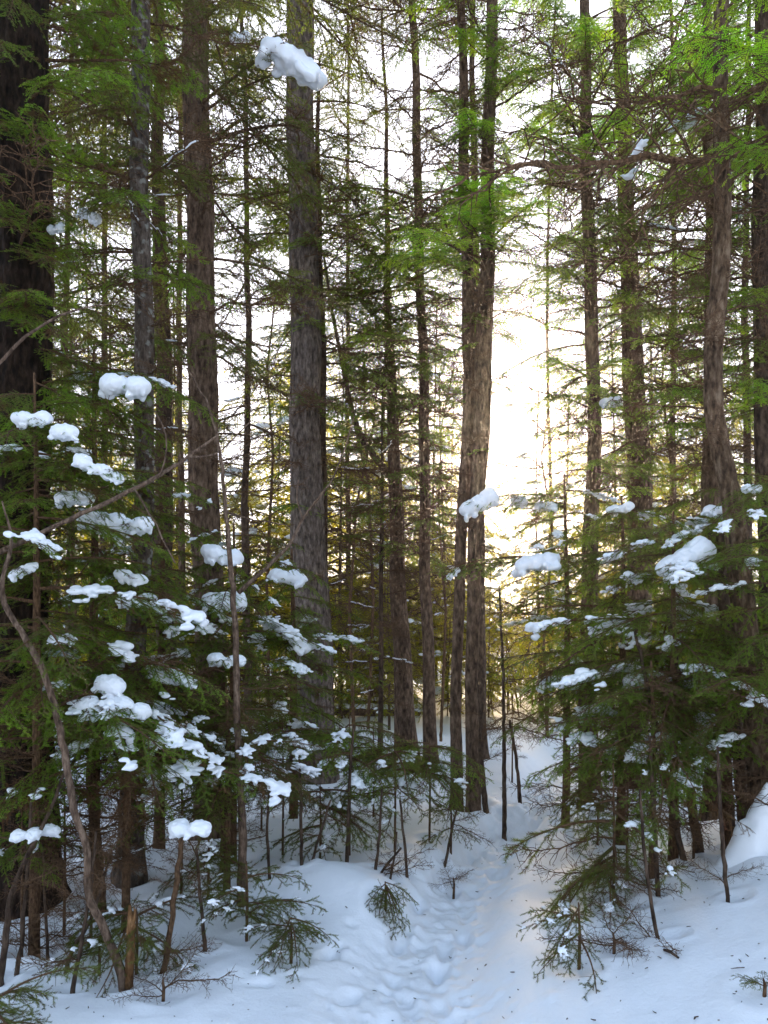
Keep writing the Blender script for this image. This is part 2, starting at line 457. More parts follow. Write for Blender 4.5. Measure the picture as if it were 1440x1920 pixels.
def blob_mesh(name, blobs, voxel, smooth=4, flat=None, noise=0.0, seed=0):
    """Union of ellipsoids (centre, radii, yaw) voxel-remeshed into one soft lump."""
    import bmesh
    bm = bmesh.new()
    for c, rr, yaw in blobs:
        mtx = Matrix.Translation(c) @ Matrix.Rotation(yaw, 4, 'Z') @ Matrix.Diagonal((*rr, 1))
        bmesh.ops.create_icosphere(bm, subdivisions=2, radius=1, matrix=mtx)
    me = bpy.data.meshes.new(name + '_raw'); bm.to_mesh(me); bm.free()
    o = bpy.data.objects.new(name + '_raw', me); COL.objects.link(o)
    md = o.modifiers.new('r', 'REMESH'); md.mode = 'VOXEL'; md.voxel_size = voxel
    ms = o.modifiers.new('s', 'SMOOTH'); ms.iterations = smooth; ms.factor = .6
    dg = bpy.context.evaluated_depsgraph_get()
    out = bpy.data.meshes.new_from_object(o.evaluated_get(dg))
    out.name = name
    bpy.data.objects.remove(o); bpy.data.meshes.remove(me)
    n = len(out.vertices)
    co = np.empty(n * 3, np.float32); out.vertices.foreach_get('co', co); co = co.reshape(-1, 3)
    if noise:
        k = voxel * 3
        nz = vnoise(co[:, 0] / k + seed, co[:, 1] / k + co[:, 2] / k * .7, seed)
        nz2 = vnoise(co[:, 0] / k * .4 - seed, co[:, 2] / k * .4 + co[:, 1] / k * .3, seed + 3)
        co[:, 2] += noise * (nz + nz2); co[:, 0] += noise * nz2
    if flat is not None:
        lo = co[:, 2] < flat
        co[lo, 2] = flat + (co[lo, 2] - flat) * .35
    out.vertices.foreach_set('co', co.ravel())
    out.polygons.foreach_set('use_smooth', np.ones(len(out.polygons), bool))
    out.materials.clear(); out.materials.append(M['snow'])
    out.update()
    return out

LIB = {}
for kind, cnt, lm in (('hemlock', 8, 'hemlock'), ('spruce', 6, 'spruce'), ('cedar', 6, 'cedar'), ('dead', 6, None), ('dry', 2, 'dry'), ('fir', 6, 'spruce')):
    L_ = []
    for k in range(cnt):
        seed = {'hemlock': 11, 'spruce': 200, 'cedar': 400, 'dead': 600, 'dry': 800, 'fir': 1000}[kind] + k
        w, l, ax, tips = bough_arrays(seed, kind)
        wm = w.mesh(kind + '_branch', M['twig'])
        lme = l.mesh(kind + '_foliage', M[lm]) if lm else None
        sm = None
        r = random.Random(seed)
        if kind in ('hemlock', 'spruce', 'fir'):
            bl = []
            for j in range(4):
                c = ax[r.randint(5, 14)] if j < 2 else tips[r.randrange(len(tips))]
                if c[0] < .2: continue
                big = r.uniform(.6, 1.1)
                bl.append(((c[0], c[1], c[2] + .020 * big), (.055 * big, .042 * big, .030 * big), r.uniform(-1, 1)))
                near = [q for q in tips if np.linalg.norm(q - c) < .12 * big]
                r.shuffle(near)
                for q in near[:22]:
                    e = c + (q - c) * r.uniform(.55, 1.0)
                    z = r.uniform(.013, .026) * big
                    yaw = math.atan2(q[1] - c[1], q[0] - c[0])
                    bl.append(((e[0], e[1], e[2] + z * .5), (z * 2.1, z * 1.0, z * .72), yaw))
            sm = blob_mesh(kind + '_snow', bl, .0075, 2, None, .006, seed)
        elif kind == 'dead':
            bl = []
            a0 = r.randint(2, 7)
            for j in range(a0, a0 + 6):
                a = ax[j]
                bl.append(((a[0], a[1], a[2] + .010), (.055, .014, .013), math.atan2(ax[j + 1][1] - a[1], ax[j + 1][0] - a[0])))
            sm = blob_mesh('dead_snow', bl, .008, 2)
        if lm:
            V, T, Q, _, _ = l.arrays()
            w.add(V, T, Q, 1)
            both = w.mesh(kind + '_bough', [M['twig'], M[lm]])
        else: both = wm
        L_.append((wm, lme, sm, both))
    LIB[kind] = L_

CLUMPS = []
for k in range(9):
    r = random.Random(40 + k); bl = []
    nb = [1, 2, 2, 2, 3, 3, 3, 4, 1][k]
    lean_ = r.uniform(-.25, .25)
    for j in range(nb):
        x = (j - (nb - 1) / 2) * .56 / max(1, nb - 1) + r.uniform(-.04, .04) if nb > 1 else 0
        q = r.uniform(.85, 1.15) * (.42, .33, .28, .24)[nb - 1]
        bl.append(((x, r.uniform(-.06, .06), q * .55 + lean_ * x), (q * 1.15, q * .95, q * r.uniform(.75, 1.0)), r.uniform(0, 3)))
    bl.append(((0, 0, .08), (.40, .24, .13), 0))
    for j in range(16):                       # ragged fringe sagging between the twigs
        x = r.uniform(-.50, .50); q = r.uniform(.045, .10)
        bl.append(((x, r.uniform(-.27, .27), r.uniform(-.10, .06) + lean_ * x), (q * r.uniform(.8, 1.7), q, q * r.uniform(.8, 1.4)), r.uniform(0, 3)))
    CLUMPS.append(blob_mesh('snow_clump', bl, .026, 7, None, .07, k))

# ------------------------------------------------------------------ tree builder
class Tree:
    """A trunk given as image-plane points (px, py, width px) at one distance, rebuilt in metres, with boughs as parts."""
    def __init__(self, name, pts, d, bark, label, group, cat='tree', top=None, seed=0, seg=18, flare=.35, rough=.05, depth_lean=0.0, bark_depth=1.0):
        self.r = random.Random(seed * 7919 + 13)
        self.simple = seed < 100
        pts = sorted(pts, key=lambda p: -p[1])
        zz = [PZ(p[1], d) for p in pts]; xx = [PX(p[0], d) for p in pts]; rr = [p[2] / F * d / 2 for p in pts]
        gx = xx[0]; gzv = gz(gx, d)
        if zz[0] > gzv:
            zz.insert(0, gzv); xx.insert(0, gx); rr.insert(0, rr[0] * 1.04)
        if top and top > zz[-1]:
            sl = (xx[-1] - xx[-2]) / (zz[-1] - zz[-2]) if len(zz) > 1 else 0
            sl = max(-.05, min(.05, sl))
            xx.append(xx[-1] + sl * (top - zz[-1])); rr.append(max(.008, rr[-1] * .45)); zz.append(top)
        self.z, self.x, self.rad = np.array(zz), np.array(xx), np.array(rr)
        self.d, self.dl = d, depth_lean
        self.base = Vector((gx, d, gzv))
        self.root = bpy.data.objects.new(name, None); COL.objects.link(self.root)
        self.root.empty_display_size = .2
        self.root.location = self.base
        tag(self.root, label, cat, group)
        H = self.z[-1] - gzv
        n = max(8, min(int(H / (.045 if seg >= 24 else .09)), 260))
        z = np.linspace(gzv - .12, self.z[-1], n)
        c = np.array([self.axis(v) for v in z]); ra = np.array([self.radius(v) for v in z])
        ra = ra * (1 + flare * np.exp(-np.maximum(z - gzv, 0) / (2.2 * ra[0] + .02)))
        th = np.linspace(0, 2 * math.pi, seg, endpoint=False) + math.pi / 2
        TH, ZZ = np.meshgrid(th, z)
        fl = 1 + .10 * np.exp(-np.maximum(ZZ - gzv, 0) / .25) * np.sin(TH * 4 + seed) * (flare > 0)
        nz = 1 + rough * 2 * (vnoise(np.cos(TH) * 3 + seed, np.sin(TH) * 3 + ZZ * .9, seed) + .6 * vnoise(np.cos(TH) * 7, np.sin(TH) * 7 + ZZ * 3.2, seed + 1))
        if seg >= 24:                          # furrows and plates of the bark, running up the trunk
            fu = max(1.5, self.rad[0] / .022)
            w1 = vnoise((TH - math.pi / 2) * fu + .8 * np.sin(ZZ * 3), ZZ * 5.5, seed + 7); w2 = vnoise((TH - math.pi / 2) * fu * 2.1 + 9, ZZ * 13, seed + 8)
            nz = nz + .10 * bark_depth * (1 - 3.2 * np.minimum(np.abs(w1), .3)) * -1 + .05 * bark_depth * w2
        R = ra[:, None] * nz * fl
        V = np.stack([c[:, 0:1] + R * np.cos(TH), c[:, 1:2] + R * np.sin(TH), ZZ], -1) - np.array(self.base)
        mb = MB()
        i = np.arange(n - 1)[:, None] * seg; j = np.arange(seg)[None]; k = (j + 1) % seg
        Q = np.stack([i + j, i + k, i + seg + k, i + seg + j], -1).reshape(-1, 4)
        V = V.reshape(-1, 3); e = (n - 1) * seg
        V = np.vstack([V, [V[e:e + seg].mean(0) + np.array([0, 0, ra[-1]])]])
        mb.add(V, [(e + s, e + (s + 1) % seg, n * seg) for s in range(seg)], Q)
        link('trunk', mb.mesh('trunk', M[bark], True), self.root)
        self.nb = 0
    def axis(self, z):
        w = .012 * math.sin(z * 1.7 + self.d * 3) + .008 * math.sin(z * 4.1 + self.d)
        return (float(np.interp(z, self.z, self.x)) + w * min(1, self.rad[0] * 12), self.d + self.dl * (z - self.base.z), z)
    def radius(self, z): return float(np.interp(z, self.z, self.rad))
    def bough(self, kind, z, az, pitch, length, snow=False, roll=None, flip=None, var=None):
        """az in radians, 0 = +X, anticlockwise seen from above."""
        r = self.r
        k = var if var is not None else r.randrange(len(LIB[kind]))
        wm, lm, sm, both = LIB[kind][k]
        a = Vector(self.axis(z)) - self.base
        rr = self.radius(z) * .7
        a = a + Vector((math.cos(az) * rr, math.sin(az) * rr, 0))
        fy = (1 if r.random() < .5 else -1) if flip is None else flip
        mt = Matrix.Translation(a) @ Matrix.Rotation(az, 4, 'Z') @ Matrix.Rotation(-pitch, 4, 'Y') @ Matrix.Rotation(r.uniform(-.35, .35) if roll is None else roll, 4, 'X') @ Matrix.Diagonal((length, length * fy, length * r.uniform(.85, 1.1), 1))
        if self.simple: b = link('branch' if kind == 'dead' else 'bough', both, self.root, mt)
        else:
            b = link('branch', wm, self.root, mt)
            if lm: link('foliage', lm, b)
        if snow and sm: link('snow', sm, b)['kind'] = 'stuff'
        self.nb += 1
        return b
    def zone(self, kind, py0, py1, n, l0, l1, pitch=(-.25, .2), az=None, snow=.0):
        z0, z1 = PZ(py1, self.d), PZ(py0, self.d)
        r = self.r
        a0 = r.uniform(0, 6.28)
        for i in range(n):
            z = z0 + (z1 - z0) * (i + r.random()) / n
            if z < self.base.z + .1: continue
            a = a0 + i * 2.4 + r.uniform(-.5, .5) if az is None else r.uniform(*az)
            u = (z - z0) / max(1e-6, z1 - z0)
            L = (l0 + (l1 - l0) * u) * r.uniform(.7, 1.25)
            self.bough(kind, z, a, r.uniform(*pitch), L, r.random() < snow)
    def reach(self, kind, px, py, dd, snow=False, over=1.2, lift=.0, var=None):
        """A bough that passes under the point seen at (px, py) dd metres away."""
        t = P(px, py, dd)
        dx, dy = t.x - float(np.interp(t.z, self.z, self.x)), t.y - self.d
        h = math.hypot(dx, dy)
        L = max(.35, h * over)
        z = t.z + lift * L
        z = min(z, self.z[-1] - .02)
        pitch = math.atan2(t.z - z, max(.05, h)) + .16
        return self.bough(kind, z, math.atan2(dy, dx), pitch, L, snow, roll=0, var=var)

A_L, A_R, A_F, A_B = math.pi, 0.0, -math.pi / 2, math.pi / 2


# ------------------------------------------------------------------ the standing trunks
G1 = 'tall conifers of the stand'
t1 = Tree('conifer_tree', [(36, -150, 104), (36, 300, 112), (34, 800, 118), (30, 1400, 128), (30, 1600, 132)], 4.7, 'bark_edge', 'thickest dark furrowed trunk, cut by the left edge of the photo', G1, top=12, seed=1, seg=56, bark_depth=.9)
t1.zone('hemlock', -150, 1000, 46, .55, .95, (-.45, .05), az=(-2.7, .6), snow=.04)
t1.zone('dead', 300, 1300, 14, .5, .8)
t2 = Tree('conifer_tree', [(262, -150, 32), (264, 100, 35), (267, 500, 36), (269, 880, 38), (255, 1300, 40), (246, 1600, 44), (245, 1640, 48)], 5.2, 'bark_lichen', 'slim grey lichen-flecked trunk left of the two brown conifers', G1, top=13, seed=2, seg=28, bark_depth=.5)
t2.zone('spruce', -400, 330, 20, .7, 1.1, (-.3, .05))
t2.zone('hemlock', 300, 950, 14, .5, .8, (-.3, .1))
t2.zone('dead', 0, 1400, 40, .4, .8, (-.3, .15), snow=.12)
t3 = Tree('conifer_tree', [(366, -150, 42), (370, 250, 50), (375, 600, 55), (388, 1000, 58), (396, 1300, 58), (398, 1540, 64)], 6.3, 'bark_brown', 'stout brown trunk between the lichen-flecked trunk and the pale trunk', G1, top=15, seed=3, seg=40)
t3.zone('spruce', -450, 680, 26, 1.1, 1.8, (-.35, .05), snow=.03)
t3.zone('dead', 300, 1200, 26, .5, 1.0, (-.3, .1), snow=.1)
t3b = Tree('conifer_tree', [(296, -100, 18), (297, 300, 22), (306, 700, 30), (310, 1240, 35), (312, 1450, 38)], 8.6, 'bark_dark', 'dark trunk standing just behind the lichen-flecked one', G1, top=15, seed=4)
t3b.zone('spruce', -300, 640, 14, 1.1, 1.7, (-.3, .05))
t3b.zone('dead', 200, 1150, 22, .6, 1.0, snow=.1)
t4 = Tree('conifer_tree', [(562, -150, 46), (563, 0, 50), (567, 400, 53), (575, 900, 62), (583, 1250, 74), (585, 1420, 80)], 8.2, 'bark_pale', 'tallest pale grey trunk with smooth bark, a thin dark pole hugging its side', G1, top=17, seed=5, seg=44, bark_depth=.4)
t4.zone('spruce', -300, 420, 19, 1.0, 1.7, (-.3, .05), snow=.03)
t4.zone('dead', 250, 1200, 26, .5, 1.1, (-.2, .2), snow=.08)
t4b = Tree('conifer_tree', [(598, 320, 10), (600, 600, 15), (604, 900, 19), (611, 1250, 24), (615, 1420, 27)], 8.5, 'bark_dark', 'thin dark pole pressed against the side of the pale trunk', G1, top=7.6, seed=6)
t4b.zone('dead', 350, 1200, 26, .5, 1.0, (-.2, .3), snow=.06)
t4b.zone('hemlock', 350, 1050, 36, .6, 1.15, (-.3, .3))
t4b.zone('spruce', 250, 620, 12, .5, .8, (-.3, .1))
tp = Tree('conifer_sapling', [(716, 880, 5), (716, 1000, 8), (714, 1300, 9), (712, 1430, 10)], 8.8, 'bark_dark', 'thin dark dead pole with snowy bare side twigs before the leaning trunk', G1, 'sapling', top=4.4, seed=7, seg=8)
tp.zone('dead', 840, 1330, 34, .5, 1.0, (-.25, .15), snow=.45)
t5 = Tree('conifer_tree', [(726, 420, 9), (730, 600, 14), (735, 800, 22), (741, 950, 27), (755, 1230, 33), (762, 1420, 38)], 9.0, 'bark_brown', 'leaning brown trunk that forks above the snowy fallen logs', G1, top=8.5, seed=8)
t5.zone('hemlock', 420, 1050, 36, .6, 1.2, (-.1, .4))
t5.zone('dead', 400, 1200, 34, .6, 1.1, (-.1, .35), snow=.08)
t5.zone('hemlock', 480, 950, 20, .6, 1.0, (-.3, .1))
limb = MB()
lp = np.array([np.array(P(x, y, 9.0) - t5.base) for x, y in ((741, 905), (712, 868), (683, 832), (662, 780), (643, 690), (622, 580), (606, 470))])
limb.tube(lp, np.array([16, 13, 12, 10, 8, 6, 4]) / F * 9.0 / 2, 8)
link('limb', limb.mesh('limb', M['bark_brown'], True), t5.root)
t6 = Tree('conifer_tree', [(769, -150, 12), (772, 0, 14), (784, 300, 16), (790, 600, 18), (797, 900, 20), (801, 1200, 22), (806, 1440, 26)], 8.6, 'bark_brown', 'slender straight pole between the leaning trunk and the twin trunks', G1, top=15, seed=9, seg=12)
t6.zone('hemlock', 330, 1050, 38, .6, 1.1, (-.3, .3))
t6.zone('dead', -200, 1100, 54, .5, 1.2, (-.25, .2), snow=.04)
t6.zone('spruce', -400, 420, 24, .7, 1.1, (-.3, .1))
t7 = Tree('conifer_tree', [(861, -150, 12), (864, 0, 15), (869, 200, 18), (877, 500, 23), (880, 700, 26), (872, 850, 24), (862, 1100, 22), (857, 1300, 21), (853, 1515, 25)], 7.0, 'bark_brown', 'thinner stem of the twin trunks beside the path crest, crossing behind its partner', G1, top=13, seed=10, seg=26, flare=.12)
t7.zone('dead', -200, 1100, 44, .5, 1.1, (-.2, .25))
t7.zone('hemlock', -250, 900, 28, .45, .9, (-.3, .3))
t7b = Tree('conifer_tree', [(925, -150, 20), (922, 0, 22), (918, 300, 26), (914, 500, 30), (906, 650, 33), (899, 850, 31), (889, 1100, 26), (886, 1300, 25), (884, 1515, 30)], 6.85, 'bark_brown', 'thicker stem of the twin trunks beside the path crest, leaning outward at the top', G1, top=14, seed=11, seg=30, flare=.12)
t7b.zone('dead', -200, 1150, 26, .4, .9, (-.2, .25))
t7b.zone('cedar', -300, 680, 40, .35, .8, (-.3, .3))
t7c = Tree('conifer_tree', [(886, -150, 8), (886, 0, 10), (888, 250, 12), (892, 600, 14), (900, 1100, 18), (906, 1440, 20)], 9.5, 'bark_dark', 'thin pole seen in the gap of the twin trunks near their tops', G1, top=15, seed=12, seg=10)
t7c.zone('dead', -200, 900, 26, .4, .9)
t8 = Tree('conifer_tree', [(1093, -150, 16), (1096, 100, 19), (1101, 300, 22), (1109, 600, 26), (1112, 900, 27), (1106, 1150, 31), (1103, 1400, 35), (1103, 1530, 38)], 6.9, 'bark_brown', 'straight brown trunk standing in the bright gap past the path', G1, top=13, seed=13)
t8.zone('hemlock', 350, 1050, 20, .5, .9, (-.35, .2))
t8.zone('cedar', -250, 640, 30, .4, .8, (-.25, .2), snow=.05)
t8.zone('dead', 100, 1100, 40, .5, 1.1, (-.3, .45), snow=.08)
t8.zone('hemlock', 700, 950, 10, .5, .8)
t9 = Tree('conifer_tree', [(1160, -150, 22), (1168, 300, 28), (1180, 500, 34), (1190, 700, 40), (1196, 850, 44), (1200, 1000, 45), (1194, 1250, 48), (1190, 1460, 52)], 7.6, 'bark_brown', 'mossy brown trunk with sunlit orange edges next to the straight brown one', G1, top=14, seed=14, seg=36)
t9.zone('hemlock', -200, 1000, 20, .6, 1.0, (-.35, .2))
t9.zone('cedar', -250, 900, 30, .4, .8, (-.25, .2), snow=.05)
t9.zone('dead', 300, 1100, 40, .5, 1.2, (-.3, .45), snow=.1)
t10 = Tree('birch_tree', [(1354, -150, 26), (1352, 300, 31), (1346, 500, 34), (1338, 660, 36), (1341, 770, 36), (1354, 850, 37), (1374, 940, 38), (1396, 1100, 44), (1422, 1400, 52), (1436, 1640, 66)], 4.6, 'bark_birch', 'crooked peeling birch rising from the bank beside the path', G1, top=10, seed=15, seg=32, bark_depth=1.2)
t10.zone('dead', 100, 900, 20, .4, .8, (-.1, .4))
t10b = Tree('conifer_tree', [(1330, 300, 20), (1334, 600, 28), (1336, 800, 33), (1338, 1000, 36), (1340, 1400, 40)], 6.4, 'bark_brown', 'dark trunk half hidden behind the crooked birch', G1, top=9, seed=16)
t10b.zone('hemlock', 100, 950, 20, .6, 1.0, (-.3, .2))
t10b.zone('cedar', -100, 850, 18, .4, .8, (-.25, .2))
t10b.zone('dead', 400, 1000, 36, .5, 1.1, (-.3, .45), snow=.1)
t11 = Tree('conifer_tree', [(1432, -150, 30), (1431, 300, 34), (1434, 700, 38), (1440, 1000, 42), (1450, 1500, 50)], 5.6, 'bark_dark', 'dark upright trunk cut by the right edge of the photo', G1, top=12, seed=17, seg=20)
t11.zone('dead', 300, 1000, 24, .5, 1.0, (-.2, .4))
t11.zone('hemlock', -300, 900, 13, .6, 1.1, (-.3, .1), snow=.05)
t11.zone('cedar', -300, 700, 16, .5, .9, (-.3, .2))
for T_, pts in ((t7b, ((935, 110, .5), (885, 225, .6), (868, 365, .6), (912, 402, .5), (960, 350, .6), (800, 455, .9), (985, 120, .5), (1000, 395, .8))),
                (t6, ((752, 492, .5), (705, 490, .6), (835, 440, .5), (770, 430, .5), (690, 640, .6), (850, 560, .4))),
                (t8, ((1060, 450, .5), (1105, 745, .6), (1050, 520, .6), (1020, 260, .7), (1080, 180, .6), (1140, 330, .5), (1090, 60, .6), (1150, 690, .5), (1040, 700, .6), (1115, 880, .5))),
                (t9, ((1180, 560, .6), (1192, 700, .6), (1180, 850, .6), (1205, 890, .6), (1230, 430, .6), (1170, 420, .5), (1240, 640, .7), (1160, 120, .6), (1220, 240, .6), (1130, 460, .7))),
                (t10b, ((1300, 620, .6), (1290, 330, .7), (1380, 440, .6), (1270, 760, .7), (1340, 560, .6), (1400, 700, .6), (1300, 180, .7))),
                (t11, ((1400, 560, .6), (1390, 260, .6), (1420, 740, .5), (1380, 120, .7)))):
    for px, py, dy in pts:
        T_.reach('cedar', px, py, T_.d - dy, over=1.25, lift=.12)
        T_.reach('cedar', px + T_.r.uniform(-30, 30), py + T_.r.uniform(15, 60), T_.d - dy * .8, over=1.2, lift=.12)
# a tree just out of frame whose long green arms hang into the picture
t12 = Tree('cedar_tree', [(1560, -150, 46), (1560, 600, 52), (1555, 1300, 60)], 4.3, 'bark_brown', 'cedar past the right edge whose long arms hang bright green fans into view', G1, top=9, seed=18, seg=20)
for k_, px, py, dd, ov in (('dead', 1100, 236, 4.3, 1.1), ('dead', 900, 400, 4.5, 1.08), ('cedar', 1330, 130, 3.9, 1.15), ('cedar', 1290, -40, 4.0, 1.2), ('cedar', 1400, 300, 4.1, 1.2)):
    t12.reach(k_, px, py, dd, over=ov, lift=.10)
for px, py, dd in ((1090, 240, 5.4), (1010, 300, 5.6), (930, 370, 5.8), (860, 420, 6.0), (760, 480, 6.6)):
    t8.reach('cedar', px + 60, py - 20, dd + .5, over=1.1, lift=.1) if px > 1000 else t7b.reach('cedar', px, py, dd, over=1.1, lift=.1)

# snow plastered up the foot of the birch
bl = []
rw = random.Random(8)
for k in range(14):
    u = k / 13
    p = P(1376 + 58 * u ** .8 + rw.uniform(-6, 6), 1700 - 195 * u, 4.40 - .06 * u)
    bl.append((p, (.17 * (1 - u) + .035, .15 * (1 - u) + .06, .10 + .05 * rw.random()), rw.uniform(0, 3)))
for k in range(8):
    p = P(1352 + rw.uniform(-50, 70), 1712 + rw.uniform(-8, 22), 4.36 + rw.uniform(-.1, .15))
    bl.append((p, (rw.uniform(.1, .2), rw.uniform(.1, .2), .08), rw.uniform(0, 3)))
sb = link('snow_bank', blob_mesh('snow_bank', bl, .018, 6, None, .04, 77))
tag(sb, 'tapering wedge of snow plastered up the foot of the crooked birch', 'snow bank')

# ------------------------------------------------------------------ more conifers a little farther in, filling the stand
G2 = 'background conifers between the trunks'
more = [ # px, d, width px, kind list, zone, label
    (128, 9.5, 22, 'dark pole trunk just inside the huge edge trunk'),
    (196, 12.5, 22, 'narrow trunk between the huge edge trunk and the lichen-flecked one'),
    (338, 11.5, 20, 'narrow trunk in the slot between the lichen-flecked and the stout brown trunk'),
    (462, 10.5, 22, 'bushy conifer between the stout brown trunk and the pale trunk'),
    (652, 13.5, 15, 'slim conifer beyond the forked limb of the leaning trunk'),
    (1030, 17.0, 12, 'thin far conifer standing in the bright sky gap'),
    (1262, 11.5, 20, 'slim conifer between the mossy trunk and the crooked birch'),
    (1400, 9.0, 24, 'shadowed conifer between the crooked birch and the edge trunk'),
    (68, 7.6, 26, 'dark conifer mostly hidden by the huge edge trunk'),
]
for i, (px, d, w, lab) in enumerate(more):
    lean = (i * 37 % 23) - 11
    left = px < 560
    t = Tree('background_conifer', [(px - lean * 1.5, -100, w * .28), (px - lean * .2, 250, w * .4), (px + lean * .5, 600, w * .5), (px - lean * .3, 950, w * .6), (px + 2, 1330, w * .75)], d, 'bark_dark' if i % 2 else 'bark_brown', lab, G2, 'tree', top=PZ(-500, d) if d < 12 else PZ(-150, d), seed=50 + i, seg=10)
    n = 30 if left else 24
    t.zone('spruce' if left else ('spruce' if px < 900 else 'hemlock'), -350, 900 if left else 800, n, 1.2, 2.0, (-.4, .25), snow=.03)
    t.zone('dead', -100, 1150, 22, .7, 1.3, (-.25, .2), snow=.08)

# ------------------------------------------------------------------ snowy understorey conifers
G3 = 'young understorey conifers loaded with snow'
under = [ # px, d, base w, top py, kind, n, len0 (low), len1 (high), label
    (66, 4.05, 20, 700, 'hemlock', 26, .85, .5, 'tall snow-loaded young hemlock against the huge edge trunk'),
    (176, 4.7, 22, 640, 'hemlock', 30, .9, .5, 'young hemlock just left of the lichen-flecked trunk, round snow cap near its tip'),
    (300, 5.7, 20, 860, 'hemlock', 24, .9, .4, 'young hemlock filling the space below the lichen-flecked trunk'),
    (436, 5.5, 18, 980, 'hemlock', 20, .85, .4, 'young hemlock before the stout brown trunk with a humped snow cap'),
    (548, 6.6, 18, 1030, 'hemlock', 20, .85, .4, 'young hemlock at the foot of the pale trunk'),
    (236, 4.3, 16, 1210, 'hemlock', 14, .8, .5, 'low hemlock carrying the biggest triple snow heap'),
    (425, 4.7, 14, 1290, 'spruce', 16, .6, .35, 'low bushy conifer with bright green arms below the stout brown trunk'),
    (1060, 6.2, 16, 890, 'hemlock', 20, .7, .4, 'young hemlock leaning its snowy arms against the twin trunks'),
    (1165, 5.6, 18, 930, 'hemlock', 26, .95, .45, 'young hemlock in front of the straight brown trunk past the path'),
    (1262, 4.9, 18, 960, 'hemlock', 26, .9, .5, 'young hemlock between the mossy trunk and the birch, long snow strip on top'),
    (1362, 5.0, 20, 880, 'hemlock', 24, .8, .45, 'young hemlock just in front of the crooked birch'),
    (1460, 4.3, 20, 880, 'hemlock', 20, .7, .45, 'young hemlock half out of frame by the birch'),
    (1222, 4.6, 14, 1240, 'hemlock', 16, .75, .4, 'low hemlock over the bank with a pointed snow cap'),
]
U = []
low = [1420, 1400, 1380, 1360, 1380, 1440, 1480, 1250, 1340, 1340, 1360, 1400, 1450]
for i, (px, d, w, top, kind, n, l0, l1, lab) in enumerate(under):
    t = Tree('understorey_conifer', [(px, top, 4), (px + 3, (top + 1500) / 2, w * .7), (px, 1560, w)], d, 'twig', lab, G3, 'young tree', seed=100 + i, seg=8, flare=.1)
    t.zone(kind, top + 10, low[i], int(n * 1.7) if i < 7 else int(n * 1.45), l0, l1, (-.28, .12), snow=.28 if i < 7 else .17)
    t.zone('dead', 1250, 1560, 12, .5, .4, (-.2, .3), snow=.05)
    U.append(t)
for t, n in ((U[0], 3), (U[5], 4), (U[6], 4), (U[8], 2), (U[12], 4)):
    t.zone('dry', 1330, 1480, n, .55, .4, (-.3, .0))

